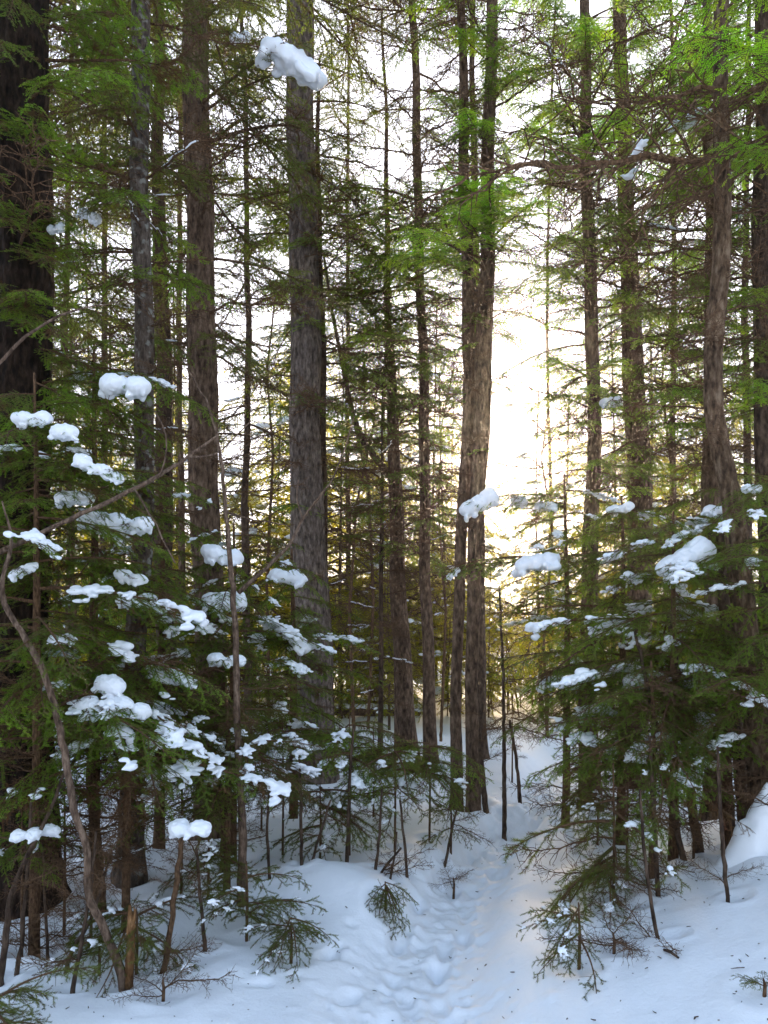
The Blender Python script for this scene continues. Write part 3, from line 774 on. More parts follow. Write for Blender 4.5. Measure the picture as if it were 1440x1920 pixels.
# boughs that carry the big snow heaps, and the heaps themselves
CL = [ # px, py, width px, d, carrying tree, shape, label
    (235, 716, 78, 4.5, 1, 3, 'smooth rounded snow cap alone on a bough before the lichen-flecked trunk'),
    (62, 778, 62, 3.9, 0, 4, 'lumpy snow heap topmost on the tall snow-loaded hemlock'),
    (122, 808, 52, 3.9, 0, 0, 'pointed wedge of snow beside the topmost lumpy heap'),
    (172, 866, 64, 3.9, 0, 2, 'left piece of the long white snow strip slanting down the tall hemlock'),
    (206, 884, 42, 3.9, 0, 1, 'rounded lower end of the long slanting snow strip'),
    (140, 925, 64, 4.2, 0, 5, 'twiggy tumbled snow below the slanting strip'),
    (190, 968, 78, 4.4, 1, 6, 'wide snow mass crossed by a dark diagonal branch'),
    (254, 978, 66, 4.4, 1, 3, 'plump snow pillow at the end of the bare diagonal branch'),
    (245, 1075, 58, 4.4, 1, 4, 'broken snow heap two boughs under the plump pillow'),
    (256, 1118, 60, 4.4, 1, 2, 'domed snow cap on a green fan beneath the broken heap'),
    (118, 1192, 48, 4.0, 0, 7, 'snow slab striped by twigs beside the crooked bare stem'),
    (46, 1062, 50, 3.9, 0, 5, 'snow streak sloping down toward the huge edge trunk'),
    (206, 1282, 58, 4.05, 5, 0, 'upper piece of the biggest triple snow heap'),
    (196, 1318, 84, 4.0, 5, 2, 'long lower piece of the biggest triple snow heap'),
    (246, 1322, 60, 4.0, 5, 3, 'bulging end piece of the biggest triple snow heap'),
    (416, 1034, 68, 5.2, 3, 4, 'humped snow cap in front of the stout brown trunk'),
    (418, 1120, 70, 5.3, 3, 6, 'loose snow mass under the humped cap'),
    (548, 1188, 64, 5.9, 4, 5, 'snow tongue sliding off a bough across the pale trunk'),
    (424, 1230, 58, 5.0, 3, 2, 'low snow dome sunk in green needles below the loose mass'),
    (540, 1072, 70, 6.2, 4, 7, 'row of small snow lumps at the side of the pale trunk'),
    (545, 100, 118, 5.7, -1, 5, 'great slab of snow high up before the pale trunk'),
    (450, 66, 34, 6.4, -2, 1, 'small snow lump high beside the great slab'),
    (166, 400, 38, 5.6, -3, 3, 'snow tuft high between the huge edge trunk and the lichen-flecked one'),
    (105, 425, 30, 4.6, -4, 1, 'small snow pad high on the huge edge trunk'),
    (356, 1544, 72, 3.85, -5, 2, 'snow roof on top of the short bare stub'),
    (50, 1560, 46, 3.8, -6, 3, 'curled snow heap low by the bare saplings'),
    (92, 1555, 36, 3.9, -6, 0, 'small snow pad beside the curled heap'),
    (626, 1498, 34, 5.4, -7, 1, 'round snow ball low in front of the pale trunk'),
    (770, 1470, 62, 5.5, -8, 5, 'drooping snow tongue low left of the path crest'),
    (900, 938, 74, 6.0, 7, 6, 'snow draped over green fans in front of the twin trunks'),
    (972, 940, 34, 6.1, 7, 0, 'small snow lump against the bright sky gap'),
    (1024, 944, 46, 6.1, 7, 5, 'snow lump with hanging twigs in the bright gap'),
    (852, 1072, 28, 6.0, 7, 2, 'thin snow tongue on the twin trunks'),
    (1010, 1044, 90, 5.5, 8, 5, 'long snow strip across the hemlock past the path'),
    (1165, 948, 50, 5.6, 8, 4, 'ragged snow lump in front of the mossy trunk'),
    (1286, 1036, 108, 4.7, 9, 6, 'long snow ridge beside the crooked birch'),
    (1186, 1078, 40, 5.0, 9, 3, 'snow pad under the mossy trunk'),
    (1348, 952, 68, 4.8, 10, 7, 'twiggy snow on the hemlock before the birch'),
    (1410, 912, 36, 4.4, 11, 1, 'rounded snow pad between the birch and the edge trunk'),
    (1050, 1268, 84, 5.3, 8, 5, 'wide snow heap low over the path bend'),
    (1108, 1262, 60, 5.3, 8, 4, 'snow heap adjoining the wide one over the path bend'),
    (1190, 1276, 50, 4.9, 9, 0, 'split snow pad crossed by a twig low past the path'),
    (1254, 1270, 26, 4.9, 9, 1, 'small snow button beside the split pad'),
    (1192, 1416, 44, 4.5, 12, 0, 'pointed snow cap low over the bank'),
    (1204, 1540, 32, 4.4, 12, 1, 'round snow button under the pointed cap'),
    (1332, 1430, 36, 4.7, 12, 2, 'snow pad low before the birch foot'),
    (1145, 750, 44, 6.4, -9, 6, 'bluish snow clot in bright leaves on the straight brown trunk'),
]
carry = {-1: t3, -2: t3, -3: t2, -4: t1, -9: t8, -10: t12}
pend = []
GS = 'snow heaps on the boughs'
for i, (px, py, w, d, tr, sh, lab) in enumerate(CL):
    r = random.Random(900 + i)
    W = w / F * d * (1.02 if px < 600 else .92)
    if px < 600: d -= .12
    me = CLUMPS[sh]
    p = P(px, py, d)
    o = link('snow_clump', me)
    o.rotation_euler = (r.uniform(-.12, .12), r.uniform(-.25, .25), r.uniform(-.5, .5))
    for st, sl in (('great slab', .42), ('long snow ridge', -.38), ('snow tongue', .65), ('left piece', .45), ('rounded lower', .5), ('drooping snow', .75), ('thin snow tongue', -.7), ('long snow strip', -.25), ('snow streak', -.5), ('snow draped', -.3)):
        if lab.startswith(st): o.rotation_euler = (.15, sl, .1)
    o.scale = (W * 1.0, W * .9, W * r.uniform(.75, .95))
    o.location = p - Vector((0, 0, .24 * W))
    tag(o, lab, 'snow clump', GS)
    if tr >= 0 or tr in carry:
        T_ = U[tr] if tr >= 0 else carry[tr]
        k = {-1: 'spruce', -2: 'spruce', -3: 'spruce', -9: 'cedar', -10: 'cedar'}.get(tr, 'hemlock')
        T_.reach(k, px, py + w * .16, d, over=1.12, lift=.12)
        T_.reach(k, px + w * .15, py + w * .30, d + .06, over=1.10, lift=.08)
    else:
        pend.append((tr, px, py, w, d))

# ------------------------------------------------------------------ bare stems, stub and saplings near the camera
def stem_tree(name, paths, label, cat, group, mat='stem', seed=0):
    """paths: list of (part name, d, [(px, py, width px)], material)."""
    p0 = paths[0]
    x0, y0, _ = p0[2][0]
    gx = PX(x0, p0[1]); base = Vector((gx, p0[1], gz(gx, p0[1])))
    root = bpy.data.objects.new(name, None); COL.objects.link(root); root.location = base; root.empty_display_size = .1
    tag(root, label, cat, group)
    r = np.random.RandomState(seed)
    for k, (pn, d, pts, mt) in enumerate(paths):
        ds = d if isinstance(d, (list, tuple)) else [d] * len(pts)
        q = np.array([np.array(P(x, y, dd)) for (x, y, w), dd in zip(pts, ds)])
        w = np.array([p[2] / F * dd / 2 for p, dd in zip(pts, ds)])
        if k == 0:
            q[0, 2] = min(q[0, 2], base.z); q = np.vstack([[q[0, 0], q[0, 1], base.z - .08], q]) if q[0, 2] > base.z - .05 else q
            if len(q) > len(w): w = np.concatenate([[w[0] * 1.25], w])
        s = np.concatenate([[0], np.cumsum(np.linalg.norm(np.diff(q, axis=0), axis=1))])
        m = max(6, int(s[-1] / .05))
        u = np.linspace(0, s[-1], m)
        qq = np.stack([np.interp(u, s, q[:, i]) for i in range(3)], -1)
        for _ in range(2): qq[1:-1] = .25 * qq[:-2] + .5 * qq[1:-1] + .25 * qq[2:]
        qq[1:-1] += r.normal(0, .0022, (m - 2, 3))
        ww = np.interp(u, s, w) * (1 + r.normal(0, .05, m))
        mb = MB(); mb.tube(qq - np.array(base), ww, 9)
        link(pn, mb.mesh(pn, M[mt], True), root)
    return root, base

GB = 'bare crooked stems near the path'
stem_tree('bare_sapling', [
    ('stem', 3.55, [(238, 1876, 26), (232, 1840, 19), (212, 1775, 16), (180, 1712, 15), (163, 1685, 15), (166, 1630, 14), (166, 1585, 14), (142, 1540, 13), (122, 1420, 14), (106, 1330, 13), (72, 1235, 12), (30, 1170, 11), (4, 1130, 10), (0, 1090, 8), (24, 1035, 7), (18, 985, 5), (4, 940, 3)], 'stem'),
    ('branch', 3.6, [(-30, 1046, 11), (0, 1034, 10), (60, 1010, 9), (130, 972, 9), (215, 935, 8), (300, 892, 8), (352, 856, 6), (410, 815, 4)], 'stem'),
    ('branch', 3.58, [(352, 856, 4), (400, 862, 3), (470, 790, 2.5)], 'stem'),
    ('branch', 3.58, [(300, 892, 4), (318, 850, 3), (312, 800, 3), (290, 770, 2.5)], 'stem'),
    ('branch', 3.58, [(252, 916, 4), (300, 1000, 3.5), (328, 1055, 3)], 'stem'),
    ('branch', 3.55, [(-20, 700, 7), (20, 655, 6), (90, 600, 5), (150, 578, 3), (250, 560, 2)], 'stem'),
    ('broken_stem', 3.55, [(240, 1850, 18), (244, 1800, 17), (247, 1750, 15), (246, 1712, 12), (243, 1698, 5)], 'raw_wood'),
    ('splinter', 3.55, [(250, 1750, 9), (251, 1715, 6), (251, 1700, 2)], 'raw_wood'),
], 'crooked bare stem with a snapped orange stub at its foot', 'bare sapling', GB, seed=1)
stem_tree('bare_sapling', [
    ('stem', 4.5, [(452, 1650, 19), (456, 1560, 16), (450, 1480, 14), (444, 1350, 13), (442, 1200, 12), (436, 1100, 11), (428, 1010, 9), (420, 920, 7), (410, 830, 6), (398, 780, 5), (372, 725, 4), (350, 690, 3)], 'stem'),
    ('branch', 4.5, [(447, 1112, 9), (470, 1090, 8), (520, 1048, 7), (548, 1018, 6), (566, 970, 6), (590, 945, 5), (618, 908, 4)], 'stem'),
    ('branch', 4.5, [(618, 908, 3), (645, 850, 3), (660, 800, 2.5), (668, 760, 2)], 'stem'),
    ('branch', 4.5, [(566, 970, 3), (553, 930, 2.5), (560, 900, 2)], 'stem'),
    ('branch', 4.5, [(424, 960, 4), (470, 975, 3), (540, 985, 2)], 'stem'),
], 'tall thin bare sapling forking toward the pale trunk', 'bare sapling', GB, seed=2)

GT = 'thin leafless saplings poking from the snow'
thin = [ # d, points base->top, label
    (3.75, [(300, 1870, 13), (312, 1790, 11), (326, 1700, 10), (334, 1620, 10), (342, 1562, 10)], 'short bare stub wearing a snow roof'),
    (3.55, [(134, 1868, 9), (152, 1770, 8), (168, 1690, 6), (180, 1560, 4)], 'straight dark whip in front of the bent dark one'),
    (3.8, [(122, 1822, 8), (130, 1785, 8), (160, 1745, 7), (182, 1700, 6), (205, 1600, 4)], 'bent dark whip arching behind the straight one'),
    (3.8, [(28, 1812, 9), (42, 1770, 8), (46, 1700, 7), (52, 1600, 6), (60, 1480, 4)], 'dark whip curving up beside the lone upright stick'),
    (3.95, [(92, 1806, 7), (86, 1740, 6), (82, 1660, 5), (80, 1580, 4)], 'lone upright stick in the lit snow near the edge trunk'),
    (3.7, [(0, 1735, 13), (20, 1680, 11), (48, 1610, 9), (90, 1530, 7), (120, 1450, 5)], 'leaning dark stem at the picture edge'),
    (4.0, [(386, 1794, 8), (380, 1730, 7), (372, 1650, 6), (368, 1590, 4)], 'dark stick with a green tuft beside the snow-roofed stub'),
    (4.8, [(505, 1636, 6), (500, 1560, 5), (505, 1480, 4)], 'short stick left of the snow mound'),
    (5.0, [(415, 1640, 9), (418, 1560, 8), (424, 1480, 6)], 'brown stick just behind the tall thin bare sapling'),
    (4.9, [(566, 1634, 7), (565, 1540, 6), (562, 1440, 5)], 'dark stick behind the round snow mound'),
    (5.0, [(578, 1640, 5), (596, 1580, 5), (620, 1500, 4)], 'slanted stick on the snow mound'),
    (5.1, [(650, 1636, 8), (653, 1560, 7), (655, 1460, 6), (664, 1360, 4)], 'upright dark pole right behind the mound top'),
    (5.0, [(702, 1650, 6), (712, 1560, 5), (716, 1480, 4)], 'stick beside the fork right of the mound'),
    (5.0, [(764, 1644, 6), (757, 1560, 5), (750, 1500, 4)], 'stick by the drooping snow tongue'),
    (4.9, [(696, 1664, 5), (725, 1620, 5), (752, 1590, 4)], 'slanting stick lying toward the path'),
    (4.85, [(730, 1666, 5), (738, 1620, 4), (744, 1560, 3)], 'short twig at the lip of the path'),
    (5.4, [(832, 1632, 6), (842, 1580, 5), (856, 1520, 4)], 'stick nearest the path crest'),
    (6.3, [(946, 1552, 9), (946, 1450, 8), (944, 1300, 6), (940, 1180, 5), (936, 1100, 3)], 'slim upright sapling standing on the path crest'),
    (7.4, [(976, 1510, 8), (968, 1420, 6), (956, 1350, 5)], 'slim curved sapling behind the path crest'),
    (6.6, [(912, 1520, 12), (904, 1450, 10), (900, 1380, 7), (905, 1320, 4)], 'stout bare stick against the foot of the twin trunks'),
    (3.75, [(1262, 1868, 9), (1245, 1800, 8), (1232, 1760, 7), (1215, 1660, 7), (1205, 1560, 6), (1200, 1480, 5)], 'dark leaning whip on the smooth bank'),
    (3.95, [(1381, 1804, 10), (1372, 1770, 9), (1364, 1690, 8), (1356, 1600, 8), (1352, 1540, 7), (1345, 1400, 5)], 'lone upright whip on the bank nearest the birch'),
    (4.3, [(1236, 1756, 11), (1234, 1690, 10), (1230, 1600, 9), (1224, 1480, 7), (1218, 1380, 5)], 'dark upright stick left of the leaning brown pair'),
    (4.7, [(1302, 1702, 12), (1292, 1650, 12), (1272, 1570, 12), (1256, 1480, 11), (1236, 1380, 9), (1212, 1280, 7), (1190, 1180, 5)], 'thinner of the leaning brown pair on the bank'),
    (4.9, [(1330, 1676, 20), (1322, 1640, 19), (1306, 1570, 18), (1290, 1460, 16), (1275, 1300, 13), (1255, 1150, 9)], 'thicker of the leaning brown pair on the bank'),
    (5.0, [(1402, 1600, 26), (1394, 1520, 24), (1382, 1380, 23), (1370, 1230, 22), (1356, 1120, 20), (1350, 1000, 14)], 'dark stout pole just in front of the birch'),
    (5.2, [(1376, 1630, 12), (1372, 1540, 11), (1366, 1420, 9)], 'dark slim pole behind the lone whip'),
    (4.2, [(1196, 1794, 7), (1180, 1740, 6), (1166, 1700, 5), (1140, 1650, 4)], 'short crooked stick under the drooping spruce'),
    (5.3, [(240, 1660, 9), (232, 1580, 8), (222, 1500, 6)], 'thin stick close to the lichen-flecked trunk'),
    (4.6, [(188, 1660, 22), (182, 1580, 20), (170, 1480, 18), (168, 1380, 14)], 'brown broken trunk with pale wood at its foot'),
]
thin_obj = []
for i, (d, pts, lab) in enumerate(thin):
    root, base = stem_tree('thin_sapling', [('stem', d, pts, 'bark_dark' if i not in (0, 29, 8) else 'twig')], lab, 'sapling', GT, seed=20 + i)
    thin_obj.append((root, base))
    r = random.Random(300 + i)
    for k in range(r.randint(2, 5)):           # side twigs
        j = r.uniform(.15, .95)
        n = len(pts) - 1; a = min(int(j * n), n - 1); f = j * n - a
        x = pts[a][0] * (1 - f) + pts[a + 1][0] * f; y = pts[a][1] * (1 - f) + pts[a + 1][1] * f
        w = LIB['dead'][r.randrange(6)]
        L = r.uniform(.12, .38)
        mt = Matrix.Translation(P(x, y, d) - base) @ Matrix.Rotation(r.uniform(0, 6.28), 4, 'Z') @ Matrix.Rotation(-r.uniform(-.2, .6), 4, 'Y') @ Matrix.Diagonal((L, L, L, 1))
        link('twig', w[0], root, mt)

# bent leafless stems in the thicket behind the big trunks
GR = 'bent leafless stems behind the big trunks'
for i, (d, pts, lab) in enumerate([
    (11.0, [(664, 1360, 7), (655, 1150, 6), (668, 950, 5), (700, 800, 4), (712, 660, 3), (700, 540, 2)], 'bent bare stem just behind the forked limb of the leaning trunk'),
    (11.5, [(690, 1360, 6), (700, 1120, 6), (690, 900, 5), (655, 760, 4), (640, 600, 3)], 'bare stem bowing toward the pale trunk'),
    (10.5, [(826, 1400, 6), (836, 1150, 5), (822, 950, 4), (828, 800, 3), (850, 690, 2)], 'wavy bare stem between the slender pole and the twin trunks'),
    (12.0, [(505, 1380, 7), (500, 1100, 6), (512, 850, 5), (500, 700, 4), (520, 520, 3)], 'wavy bare stem between the stout brown trunk and the pale trunk'),
    (11.0, [(1028, 1420, 7), (1020, 1200, 6), (1036, 1000, 5), (1015, 860, 3), (1030, 760, 2)], 'wavy bare stem in the bright gap past the twin trunks'),
    (10.0, [(1252, 1420, 8), (1244, 1150, 7), (1262, 900, 6), (1240, 720, 4), (1262, 560, 3)], 'bowed bare stem between the mossy trunk and the birch'),
    (9.0, [(150, 1480, 9), (140, 1150, 8), (126, 850, 6), (134, 620, 5), (110, 420, 3)], 'bowed bare stem next to the huge edge trunk'),
]):
    root, base = stem_tree('bent_sapling', [('stem', d, pts, 'twig')], lab, 'sapling', GR, seed=60 + i)
    r = random.Random(700 + i)
    for k in range(16):
        j = r.uniform(.25, .98); n = len(pts) - 1; a = min(int(j * n), n - 1); f = j * n - a
        x = pts[a][0] * (1 - f) + pts[a + 1][0] * f; y = pts[a][1] * (1 - f) + pts[a + 1][1] * f
        L = r.uniform(.4, 1.0)
        mt = Matrix.Translation(P(x, y, d) - base) @ Matrix.Rotation(r.uniform(0, 6.28), 4, 'Z') @ Matrix.Rotation(-r.uniform(-.1, .9), 4, 'Y') @ Matrix.Diagonal((L, L, L, 1))
        link('branch', LIB['dead'][r.randrange(6)][0], root, mt)

# ------------------------------------------------------------------ seedlings: small conifers and drooping buried tips
GE = 'small conifers half buried beside the path'
def seedling(px, py, d, spec, label, h=.3):
    """spec: list of (kind, azimuth, pitch, length, height above snow, snow, roll)."""
    x = PX(px, d); b = Vector((x, d, gz(x, d)))
    root = bpy.data.objects.new('conifer_seedling', None); COL.objects.link(root); root.location = b; root.empty_display_size = .1
    tag(root, label, 'small conifer', GE)
    mb = MB(); mb.tube(np.array([(0, 0, -.08), (.005, 0, h * .5), (0, .005, h)]), np.array([.009, .007, .003]), 7)
    link('stem', mb.mesh('stem', M['twig'], True), root)
    r = random.Random(int(px * 13 + py))
    for kind, az, pt, L, z, sn in spec:
        wm, lm, sm, both = LIB[kind][r.randrange(len(LIB[kind]))]
        mt = Matrix.Translation((0, 0, z)) @ Matrix.Rotation(az, 4, 'Z') @ Matrix.Rotation(-pt, 4, 'Y') @ Matrix.Rotation(r.uniform(-.3, .3), 4, 'X') @ Matrix.Diagonal((L, L, L, 1))
        br = link('branch', wm, root, mt)
        if lm: link('foliage', lm, br)
        if sn and sm: link('snow', sm, br)['kind'] = 'stuff'
    return root
def ring(kind, n, L, z0, z1, pt=(-.35, .2), sn=.2, seed=0, az=(0, 6.28)):
    r = random.Random(seed)
    return [(kind, az[0] + (az[1] - az[0]) * (i + r.random()) / n, r.uniform(*pt), L * r.uniform(.7, 1.25), z0 + (z1 - z0) * r.random(), r.random() < sn) for i in range(n)]
seedling(462, 1740, 4.1, ring('fir', 10, .32, .10, .36, (-.25, .35), .3, 1), 'bright green little spruce spreading beside the snow-roofed stub', .4)
seedling(545, 1790, 3.85, ring('fir', 9, .26, .12, .20, (-.75, .0), .3, 2), 'drooping little spruce tips poking from the smooth snow left of the path', .18)
seedling(722, 1705, 4.45, ring('fir', 6, .22, .08, .16, (-.9, -.2), .2, 3, (-2.6, .2)), 'small drooping spruce tip right on the path edge', .14)
seedling(255, 1790, 3.75, ring('fir', 9, .36, .14, .30, (-.6, .1), .5, 4), 'snow-capped little spruce behind the snapped stub', .3)
seedling(185, 1840, 3.75, ring('fir', 5, .22, .05, .16, (-.4, .2), 0, 41), 'tiny sparse spruce between the dark whips', .16)
seedling(-10, 1905, 3.0, ring('fir', 9, .30, .06, .18, (-.1, .6), .0, 5), 'frosted spruce tip in the near corner by the left edge', .2)
seedling(1432, 1925, 3.1, ring('fir', 4, .10, .01, .04, (.1, .6), .0, 6), 'green spruce tip in the near corner by the right edge', .05)
seedling(1150, 1690, 4.35, ring('fir', 9, .46, .14, .62, (-.45, .25), .35, 7, (1.9, 5.2)) + ring('dead', 8, .5, .1, .6, (-.2, .3), 0, 71), 'largest dark spruce bush drooping over the bend of the path', .75)
seedling(1085, 1850, 3.6, ring('fir', 6, .32, .06, .26, (-.55, .2), .3, 8, (1.6, 5.0)), 'low dark spruce sprays at the near edge of the path', .28)
seedling(1175, 1560, 4.6, ring('hemlock', 6, .42, .5, .9, (-.5, .1), .4, 9), 'shadowed hemlock bush between the drooping spruce and the bank', .95)
seedling(1120, 1560, 5.6, ring('fir', 10, .34, .08, .45, (-.4, .2), .5, 10), 'snowy spruce bush at the foot of the straight brown trunk', .6)
seedling(1300, 1560, 4.8, ring('dead', 12, .5, .2, .8, (-.2, .4), 0, 11) + ring('hemlock', 4, .4, .5, .9, (-.4, .0), .3, 111), 'brown twiggy bush between the leaning brown pair and the birch', .9)
for i, (px, py, d, k, n, L, h, lab) in enumerate([
    (600, 1560, 5.4, 'fir', 12, .42, .5, 'snowy little spruce right behind the round mound'),
    (655, 1540, 5.5, 'hemlock', 16, .45, .95, 'young hemlock around the upright dark pole'),
    (740, 1560, 5.5, 'fir', 16, .45, .75, 'bushy spruce under the drooping snow tongue'),
    (805, 1560, 5.7, 'hemlock', 14, .42, .7, 'young hemlock nearest the path crest, at the slender pole'),
    (845, 1580, 5.6, 'fir', 9, .32, .4, 'low spruce spreading toward the path crest'),
    (530, 1520, 5.6, 'hemlock', 14, .5, .9, 'young hemlock before the foot of the pale trunk'),
    (340, 1520, 4.7, 'hemlock', 10, .45, .95, 'hemlock bush above the snow-roofed stub'),
    (120, 1560, 4.3, 'dead', 16, .55, .8, 'brown bare twig bush below the huge edge trunk'),
    (40, 1600, 4.0, 'hemlock', 8, .42, .8, 'dark sparse hemlock with a curled snow heap by the left edge'),
    (170, 1690, 4.2, 'dead', 12, .5, .5, 'tangle of bare brown twigs behind the crooked stem'),
    (390, 1620, 4.6, 'fir', 12, .34, .5, 'little spruce behind the dark stick with the green tuft'),
    (700, 1450, 6.4, 'hemlock', 16, .45, .72, 'spreading hemlock before the leaning trunk'),
    (1160, 1480, 5.6, 'fir', 10, .45, .9, 'dense spruce bush behind the snowy one, between the straight brown and mossy trunks'),
    (1400, 1480, 5.6, 'hemlock', 14, .5, 1.1, 'dim hemlock bush behind the birch foot'),
    (250, 1520, 5.6, 'dead', 16, .6, .9, 'brown twig thicket round the lichen-flecked trunk'),
    (490, 1560, 6.2, 'dead', 14, .6, .8, 'bare twig thicket behind the tall thin bare sapling'),
    (960, 1480, 8.0, 'dead', 12, .6, .8, 'bare twig bush behind the slim upright sapling'),
]):
    z0 = h * .3 if k == 'fir' else h * .62
    n = int(n * .75)
    seedling(px, py, d, ring(k, n, L, z0, h, (-.4, .15), .45 if k != 'dead' else .15, 400 + i), lab, h * 1.02)

# bare grass-thin brambles in the open snow
for i, (px, py, d, n, L, lab) in enumerate([
    (305, 1880, 3.45, 5, .28, 'fine bare bramble twigs lying on the snow by the snow-roofed stub'),
    (1150, 1850, 3.7, 5, .30, 'fine bare twigs hanging over the bank below the drooping spruce'),
    (850, 1640, 5.1, 4, .22, 'few bare twig tips beside the path crest'),
    (60, 1760, 4.0, 6, .35, 'fine bare twigs around the lone upright stick'),
]):
    seedling(px, py, d, ring('dead', n, L, .0, .08, (.0, .5), 0, 500 + i), lab, .08)
# broken stick lying on the bank
mb = MB(); a = P(1245, 1876, 3.55); b = P(1272, 1906, 3.45)
a.z = gz(a.x, a.y) + .012; b.z = gz(b.x, b.y) + .012
mb.tube(np.array([a, (a + b) / 2 + Vector((0, 0, .006)), b]), np.array([.006, .007, .005]), 7)
tag(link('fallen_stick', mb.mesh('fallen_stick', M['bark_dark'], True)), 'single dark stick lying on the smooth bank', 'stick')

# ------------------------------------------------------------------ fallen logs with snow, beyond the leaning trunk
GL = 'snow-topped fallen logs'
for i, (x0, x1, py, d, rad, lab) in enumerate([
    (600, 745, 1334, 13.0, .085, 'thickest snow-topped fallen log behind the leaning trunk'),
    (610, 740, 1316, 13.6, .06, 'thinner snow-topped log just above the thickest one'),
    (690, 900, 1420, 11.0, .05, 'slanting snow-topped log between the slender pole and the twin trunks'),
    (470, 640, 1300, 15.0, .06, 'snow-topped log glimpsed beside the pale trunk'),
]):
    a, b = P(x0 - 40, py + (10 if i == 2 else 0), d), P(x1 + 40, py - (14 if i == 2 else 0), d + .4)
    q = np.array([a + (b - a) * t for t in np.linspace(0, 1, 12)]); q[:, 2] += .02 * np.sin(np.linspace(0, 5, 12) + i)
    root = bpy.data.objects.new('fallen_log', None); COL.objects.link(root); root.location = a
    tag(root, lab, 'log', GL)
    mb = MB(); mb.tube(q - np.array(a), rad, 10); link('log', mb.mesh('log', M['bark_brown'], True), root)
    bl = [((*(p - np.array(a))[:2], (p - np.array(a))[2] + rad * .75), (.14, rad * .95, rad * .8), 0) for p in np.array([a + (b - a) * t for t in np.linspace(.02, .98, 22)])]
    link('snow', blob_mesh('log_snow', bl, .03, 4, None, .02, i), root)

# ------------------------------------------------------------------ far conifers: shared trunks and crowns
def coarse(seed, kind):
    w, l, _, _ = bough_arrays(seed, kind, fine=False)
    return w.arrays(), l.arrays()
CO = {k: [coarse(s + j, k) for j in range(3)] for k, s in (('hemlock', 900), ('spruce', 950))}
def far_tree(seed, H, zlow, rmax, n, kind, snow=False):
    r = np.random.RandomState(seed)
    tr, cr = MB(), MB()
    z = np.linspace(-.2, H, 14)
    tr.tube(np.stack([.03 * np.sin(z * 1.1 + seed), .03 * np.cos(z * .9), z], -1), np.maximum(.010, .0068 * H * (1 - z / H)), 9)
    caps = []
    for i in range(n):
        u = (i + r.rand()) / n
        zz = zlow + (H - zlow) * u
        L = rmax * (1 - u) ** .8 * r.uniform(.6, 1.15) + .15
        az = i * 2.4 + r.uniform(-.5, .5); pt = r.uniform(-.4, .15)
        (wa, la) = CO[kind][r.randint(3)]
        m = np.array(Matrix.Rotation(az, 3, 'Z') @ Matrix.Rotation(-pt, 3, 'Y')) * L
        tr.add(wa[0] @ m.T + np.array([0, 0, zz]), wa[1], wa[2])
        V, T, Q, _, _ = la
        cr.add(V @ m.T + np.array([0, 0, zz]), T, Q)
        if snow and r.rand() < .5:
            for u_ in (.45, .6, .78):
                if r.rand() < .3: continue
                p = np.array([u_, r.uniform(-.12, .12), .01 - .10 * u_]) @ m.T + np.array([0, 0, zz])
                caps.append((tuple(p), (r.uniform(.05, .10) * L + .02, .05 * L + .02, .018 + .016 * L), az + r.uniform(-.5, .5)))
    cap = blob_mesh('far_snow', caps, .032, 2, None, .02, seed) if caps else None
    return tr, cr, cap
KINDS = []
for k, (seed, H, zl, rm, n, kind, mt, sn) in enumerate([
    (1, 3.4, .5, 1.2, 46, 'hemlock', 'far_green', True), (2, 4.6, .6, 1.5, 58, 'hemlock', 'far_green', True), (3, 2.6, .3, 1.0, 38, 'spruce', 'far_green', True),
    (4, 11.0, 3.0, 1.7, 64, 'spruce', 'far_dark', False), (5, 13.0, 4.5, 1.8, 64, 'hemlock', 'far_dark', False)]):
    tr, cr, cap = far_tree(seed, H, zl, rm, n, kind, sn)
    KINDS.append((tr.mesh('far_trunk', M['bark_brown'], True), cr.mesh('far_crown', M[mt]), cap, H))
marks = [(34, 'the huge edge trunk'), (264, 'the lichen-flecked trunk'), (380, 'the stout brown trunk'), (572, 'the pale trunk'), (740, 'the leaning trunk'), (798, 'the slender pole'), (884, 'the twin trunks'), (1106, 'the straight brown trunk'), (1190, 'the mossy trunk'), (1345, 'the crooked birch'), (1434, 'the right edge trunk')]
rf = random.Random(77)
far = []
for i in range(40):
    px = -60 + 1560 * (i + rf.random()) / 40
    d = rf.choice([12.5, 15, 17, 20, 24, 28]) * rf.uniform(.93, 1.07)
    far.append((px, d, rf.choice([0, 1, 2, 0, 1]), rf.uniform(.7, 1.1)))
for i in range(8):
    px = -80 + 1600 * (i + rf.random()) / 8
    if 560 < px < 1090: continue
    far.append((px, rf.uniform(22, 42), rf.choice([3, 4]), rf.uniform(.8, 1.05)))
for px, d, k, sc in ((470, 14, 1, 1.45), (520, 16, 0, 1.9), (640, 13, 1, 1.35), (690, 15, 0, 1.9), (745, 17, 1, 1.6), (830, 15, 0, 1.8), (850, 19, 1, 1.5), (1010, 13, 1, 1.15), (1060, 14.5, 0, 1.6),
                     (600, 15, 1, 1.9), (715, 14.5, 0, 2.1), (815, 16, 1, 1.7), (555, 18, 1, 2.2), (1215, 17, 1, 2.2), (1330, 18, 1, 2.1), (160, 17, 1, 2.2), (1150, 13, 1, 1.4), (1255, 14, 1, 1.5), (1300, 16, 0, 2.0), (1400, 13, 1, 1.5), (110, 14, 1, 1.6), (210, 13, 0, 1.9), (330, 15, 1, 1.7)):
    far.append((px, d, k, sc))
far.sort()
def gap_words(px):
    lo = [m for m in marks if m[0] <= px]; hi = [m for m in marks if m[0] > px]
    if not lo: return 'before ' + marks[0][1]
    if not hi: return 'past ' + marks[-1][1]
    return f'between {lo[-1][1]} and {hi[0][1]}'
ORD = ['first', 'second', 'third', 'fourth', 'fifth', 'sixth', 'seventh', 'eighth', 'ninth', 'tenth', 'eleventh', 'twelfth', 'thirteenth', 'fourteenth', 'fifteenth', 'sixteenth']
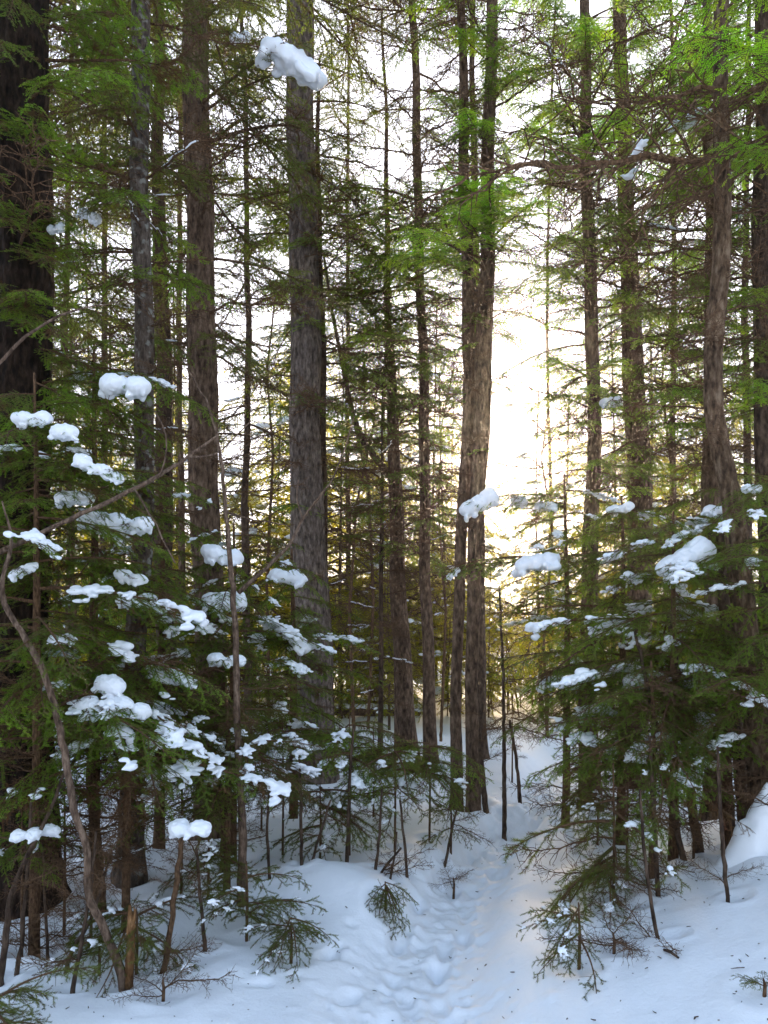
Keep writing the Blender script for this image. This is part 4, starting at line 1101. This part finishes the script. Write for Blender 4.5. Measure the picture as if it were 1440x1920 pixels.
count = {}
for px, d, k, s in far:
    tall = k >= 3
    w = gap_words(px)
    c = count.setdefault((w, tall), 0); count[(w, tall)] += 1
    name = 'far_conifer' if tall else 'far_young_conifer'
    x = PX(px, d)
    o = bpy.data.objects.new(name, None); COL.objects.link(o)
    o.location = (x, d, gz(x, d)); o.rotation_euler = (0, 0, rf.uniform(0, 6.28)); o.scale = (s, s, s)
    tag(o, f'{ORD[c]} {"tall far" if tall else "sunlit young"} conifer {w}', 'tree', 'tall far conifers against the sky' if tall else 'sunlit young conifers far behind the trunks')
    tm, cm, cap, H = KINDS[k]
    link('trunk', tm, o); link('crown', cm, o)
    if cap: link('snow', cap, o)['kind'] = 'stuff'

# more conifers of the stand, added out of view to shade the foreground
for i, (x, y, k, sc) in enumerate([(-3.6, 2.6, 3, .95), (-4.3, 5.6, 4, .9), (4.0, 2.2, 3, 1.0), (4.6, 5.0, 4, .95), (-2.6, -2.6, 4, .9), (2.8, -3.2, 3, 1.0), (-5.5, -1.0, 3, 1.1), (.2, -6.5, 4, 1.1), (5.5, -1.2, 4, 1.0)]):
    o = bpy.data.objects.new('shade_conifer', None); COL.objects.link(o)
    o.location = (x, y, gz(x, y)); o.rotation_euler = (0, 0, i * 1.3); o.scale = (sc, sc, sc)
    tag(o, f'{ORD[i]} conifer added round the photographer, out of view, to shade the foreground', 'tree', 'unseen conifers added around the photographer for shade')
    tm, cm, cap, H = KINDS[k]
    link('trunk', tm, o); link('crown', cm, o)

# far bare brush on the slope, nobody could count it
r = np.random.RandomState(9)
mb = MB()
for i in range(2200):
    y = r.uniform(13, 46); x = r.uniform(-.6, .6) * y
    if abs(x - np.interp(y, PATH[:, 1], PATH[:, 0])) < .5 and y < 18: continue
    z = gz(x, y)
    h = r.uniform(.4, 2.2); l = r.normal(0, .25, 2)
    q = np.array([(x, y, z - .05), (x + l[0] * h * .4, y + l[1] * h * .4, z + h * .55), (x + l[0] * h, y + l[1] * h, z + h)])
    mb.tube(q, np.array([.010, .007, .003]) * (1 + y / 40), 3, cap=False)
    for k in range(4):
        t = r.uniform(.3, .95); p = q[0] + (q[2] - q[0]) * t; dd = r.normal(0, .3, 3) + np.array([0, 0, .15])
        mb.tube(np.array([p, p + dd * h * .6]), np.array([.005, .002]) * (1 + y / 40), 3, cap=False)
tag(link('brush', mb.mesh('brush', M['twig'])), 'bare brown brush scattered over the far snow slope', None, None, 'stuff')

# ------------------------------------------------------------------ hollows melted round the stems; litter on the snow
for o in list(scene.objects):
    if o.parent or o.get('category') not in ('tree', 'young tree', 'sapling', 'bare sapling', 'small conifer'): continue
    x, y = o.location.x, o.location.y
    if y > 12: continue
    rr = {'tree': .24, 'young tree': .11, 'small conifer': .09}.get(o['category'], .06)
    hh = {'tree': .07, 'young tree': .03, 'small conifer': .02}.get(o['category'], .022)
    q = np.sqrt((GX - x) ** 2 + (GY - y) ** 2) / rr
    sel = q < 3
    GZ[sel] += hh * (-np.exp(-q[sel] ** 2) + .5 * np.exp(-((q[sel] - 1.5) / .5) ** 2))
ground.data.vertices.foreach_set('co', np.stack([GX, GY, GZ], -1).astype(np.float32).ravel())
ground.data.update()
rl = np.random.RandomState(3)
mb = MB()
xi_, yi_ = xs, ys
def surf(x, y):
    i = int(np.clip(np.searchsorted(xs, x), 0, nx - 1)); j = int(np.clip(np.searchsorted(ys, y), 0, ny - 1))
    return GZ[j, i]
for k in range(800):
    y = 2.4 + 6 * rl.rand() ** 1.3; x = rl.uniform(-.52, .52) * y
    if rl.rand() < .5: x = (1 if rl.rand() < .5 else -1) * abs(rl.normal(.42, .14)) * y
    p = np.array([x, y, surf(x, y) + .003]); a = rl.uniform(0, 6.28); L_ = rl.choice([.008, .012, .02, .035, .06], p=[.35, .3, .2, .1, .05])
    d = np.array([math.cos(a), math.sin(a), rl.uniform(-.1, .25)]) * L_
    mb.tube(np.array([p, p + d * .5 + rl.normal(0, .06 * L_, 3), p + d]), np.array([.0014, .0016, .0009]) * (1 + rl.rand()), 3, cap=False)
tag(link('litter', mb.mesh('litter', M['bark_dark'])), 'tiny fallen twigs, needles and bark flecks on the snow', None, None, 'stuff')

# ------------------------------------------------------------------ thin volume added to imitate lens glare round the low sun
m, nt, N, L = mat_new('glare_haze')
out = N.new('ShaderNodeOutputMaterial'); pv = N.new('ShaderNodeVolumePrincipled')
pv.inputs['Color'].default_value = (.96, .95, .94, 1)
pv.inputs['Density'].default_value = .0010
pv.inputs['Anisotropy'].default_value = .87
L.new(pv.outputs[0], out.inputs['Volume'])
lo, hi = (-190.0, -45.0, -1.6), (190.0, 310.0, 21.0)
mb = MB()
mb.add([(x, y, z) for z in (lo[2], hi[2]) for y in (lo[1], hi[1]) for x in (lo[0], hi[0])], None,
       [(0, 2, 3, 1), (4, 5, 7, 6), (0, 1, 5, 4), (2, 6, 7, 3), (0, 4, 6, 2), (1, 3, 7, 5)])
tag(link('glare_haze', mb.mesh('glare_haze', m)), 'thin volume added for the glare round the low sun', None, None, 'stuff')

for me in list(bpy.data.meshes):
    if me.users == 0: bpy.data.meshes.remove(me)
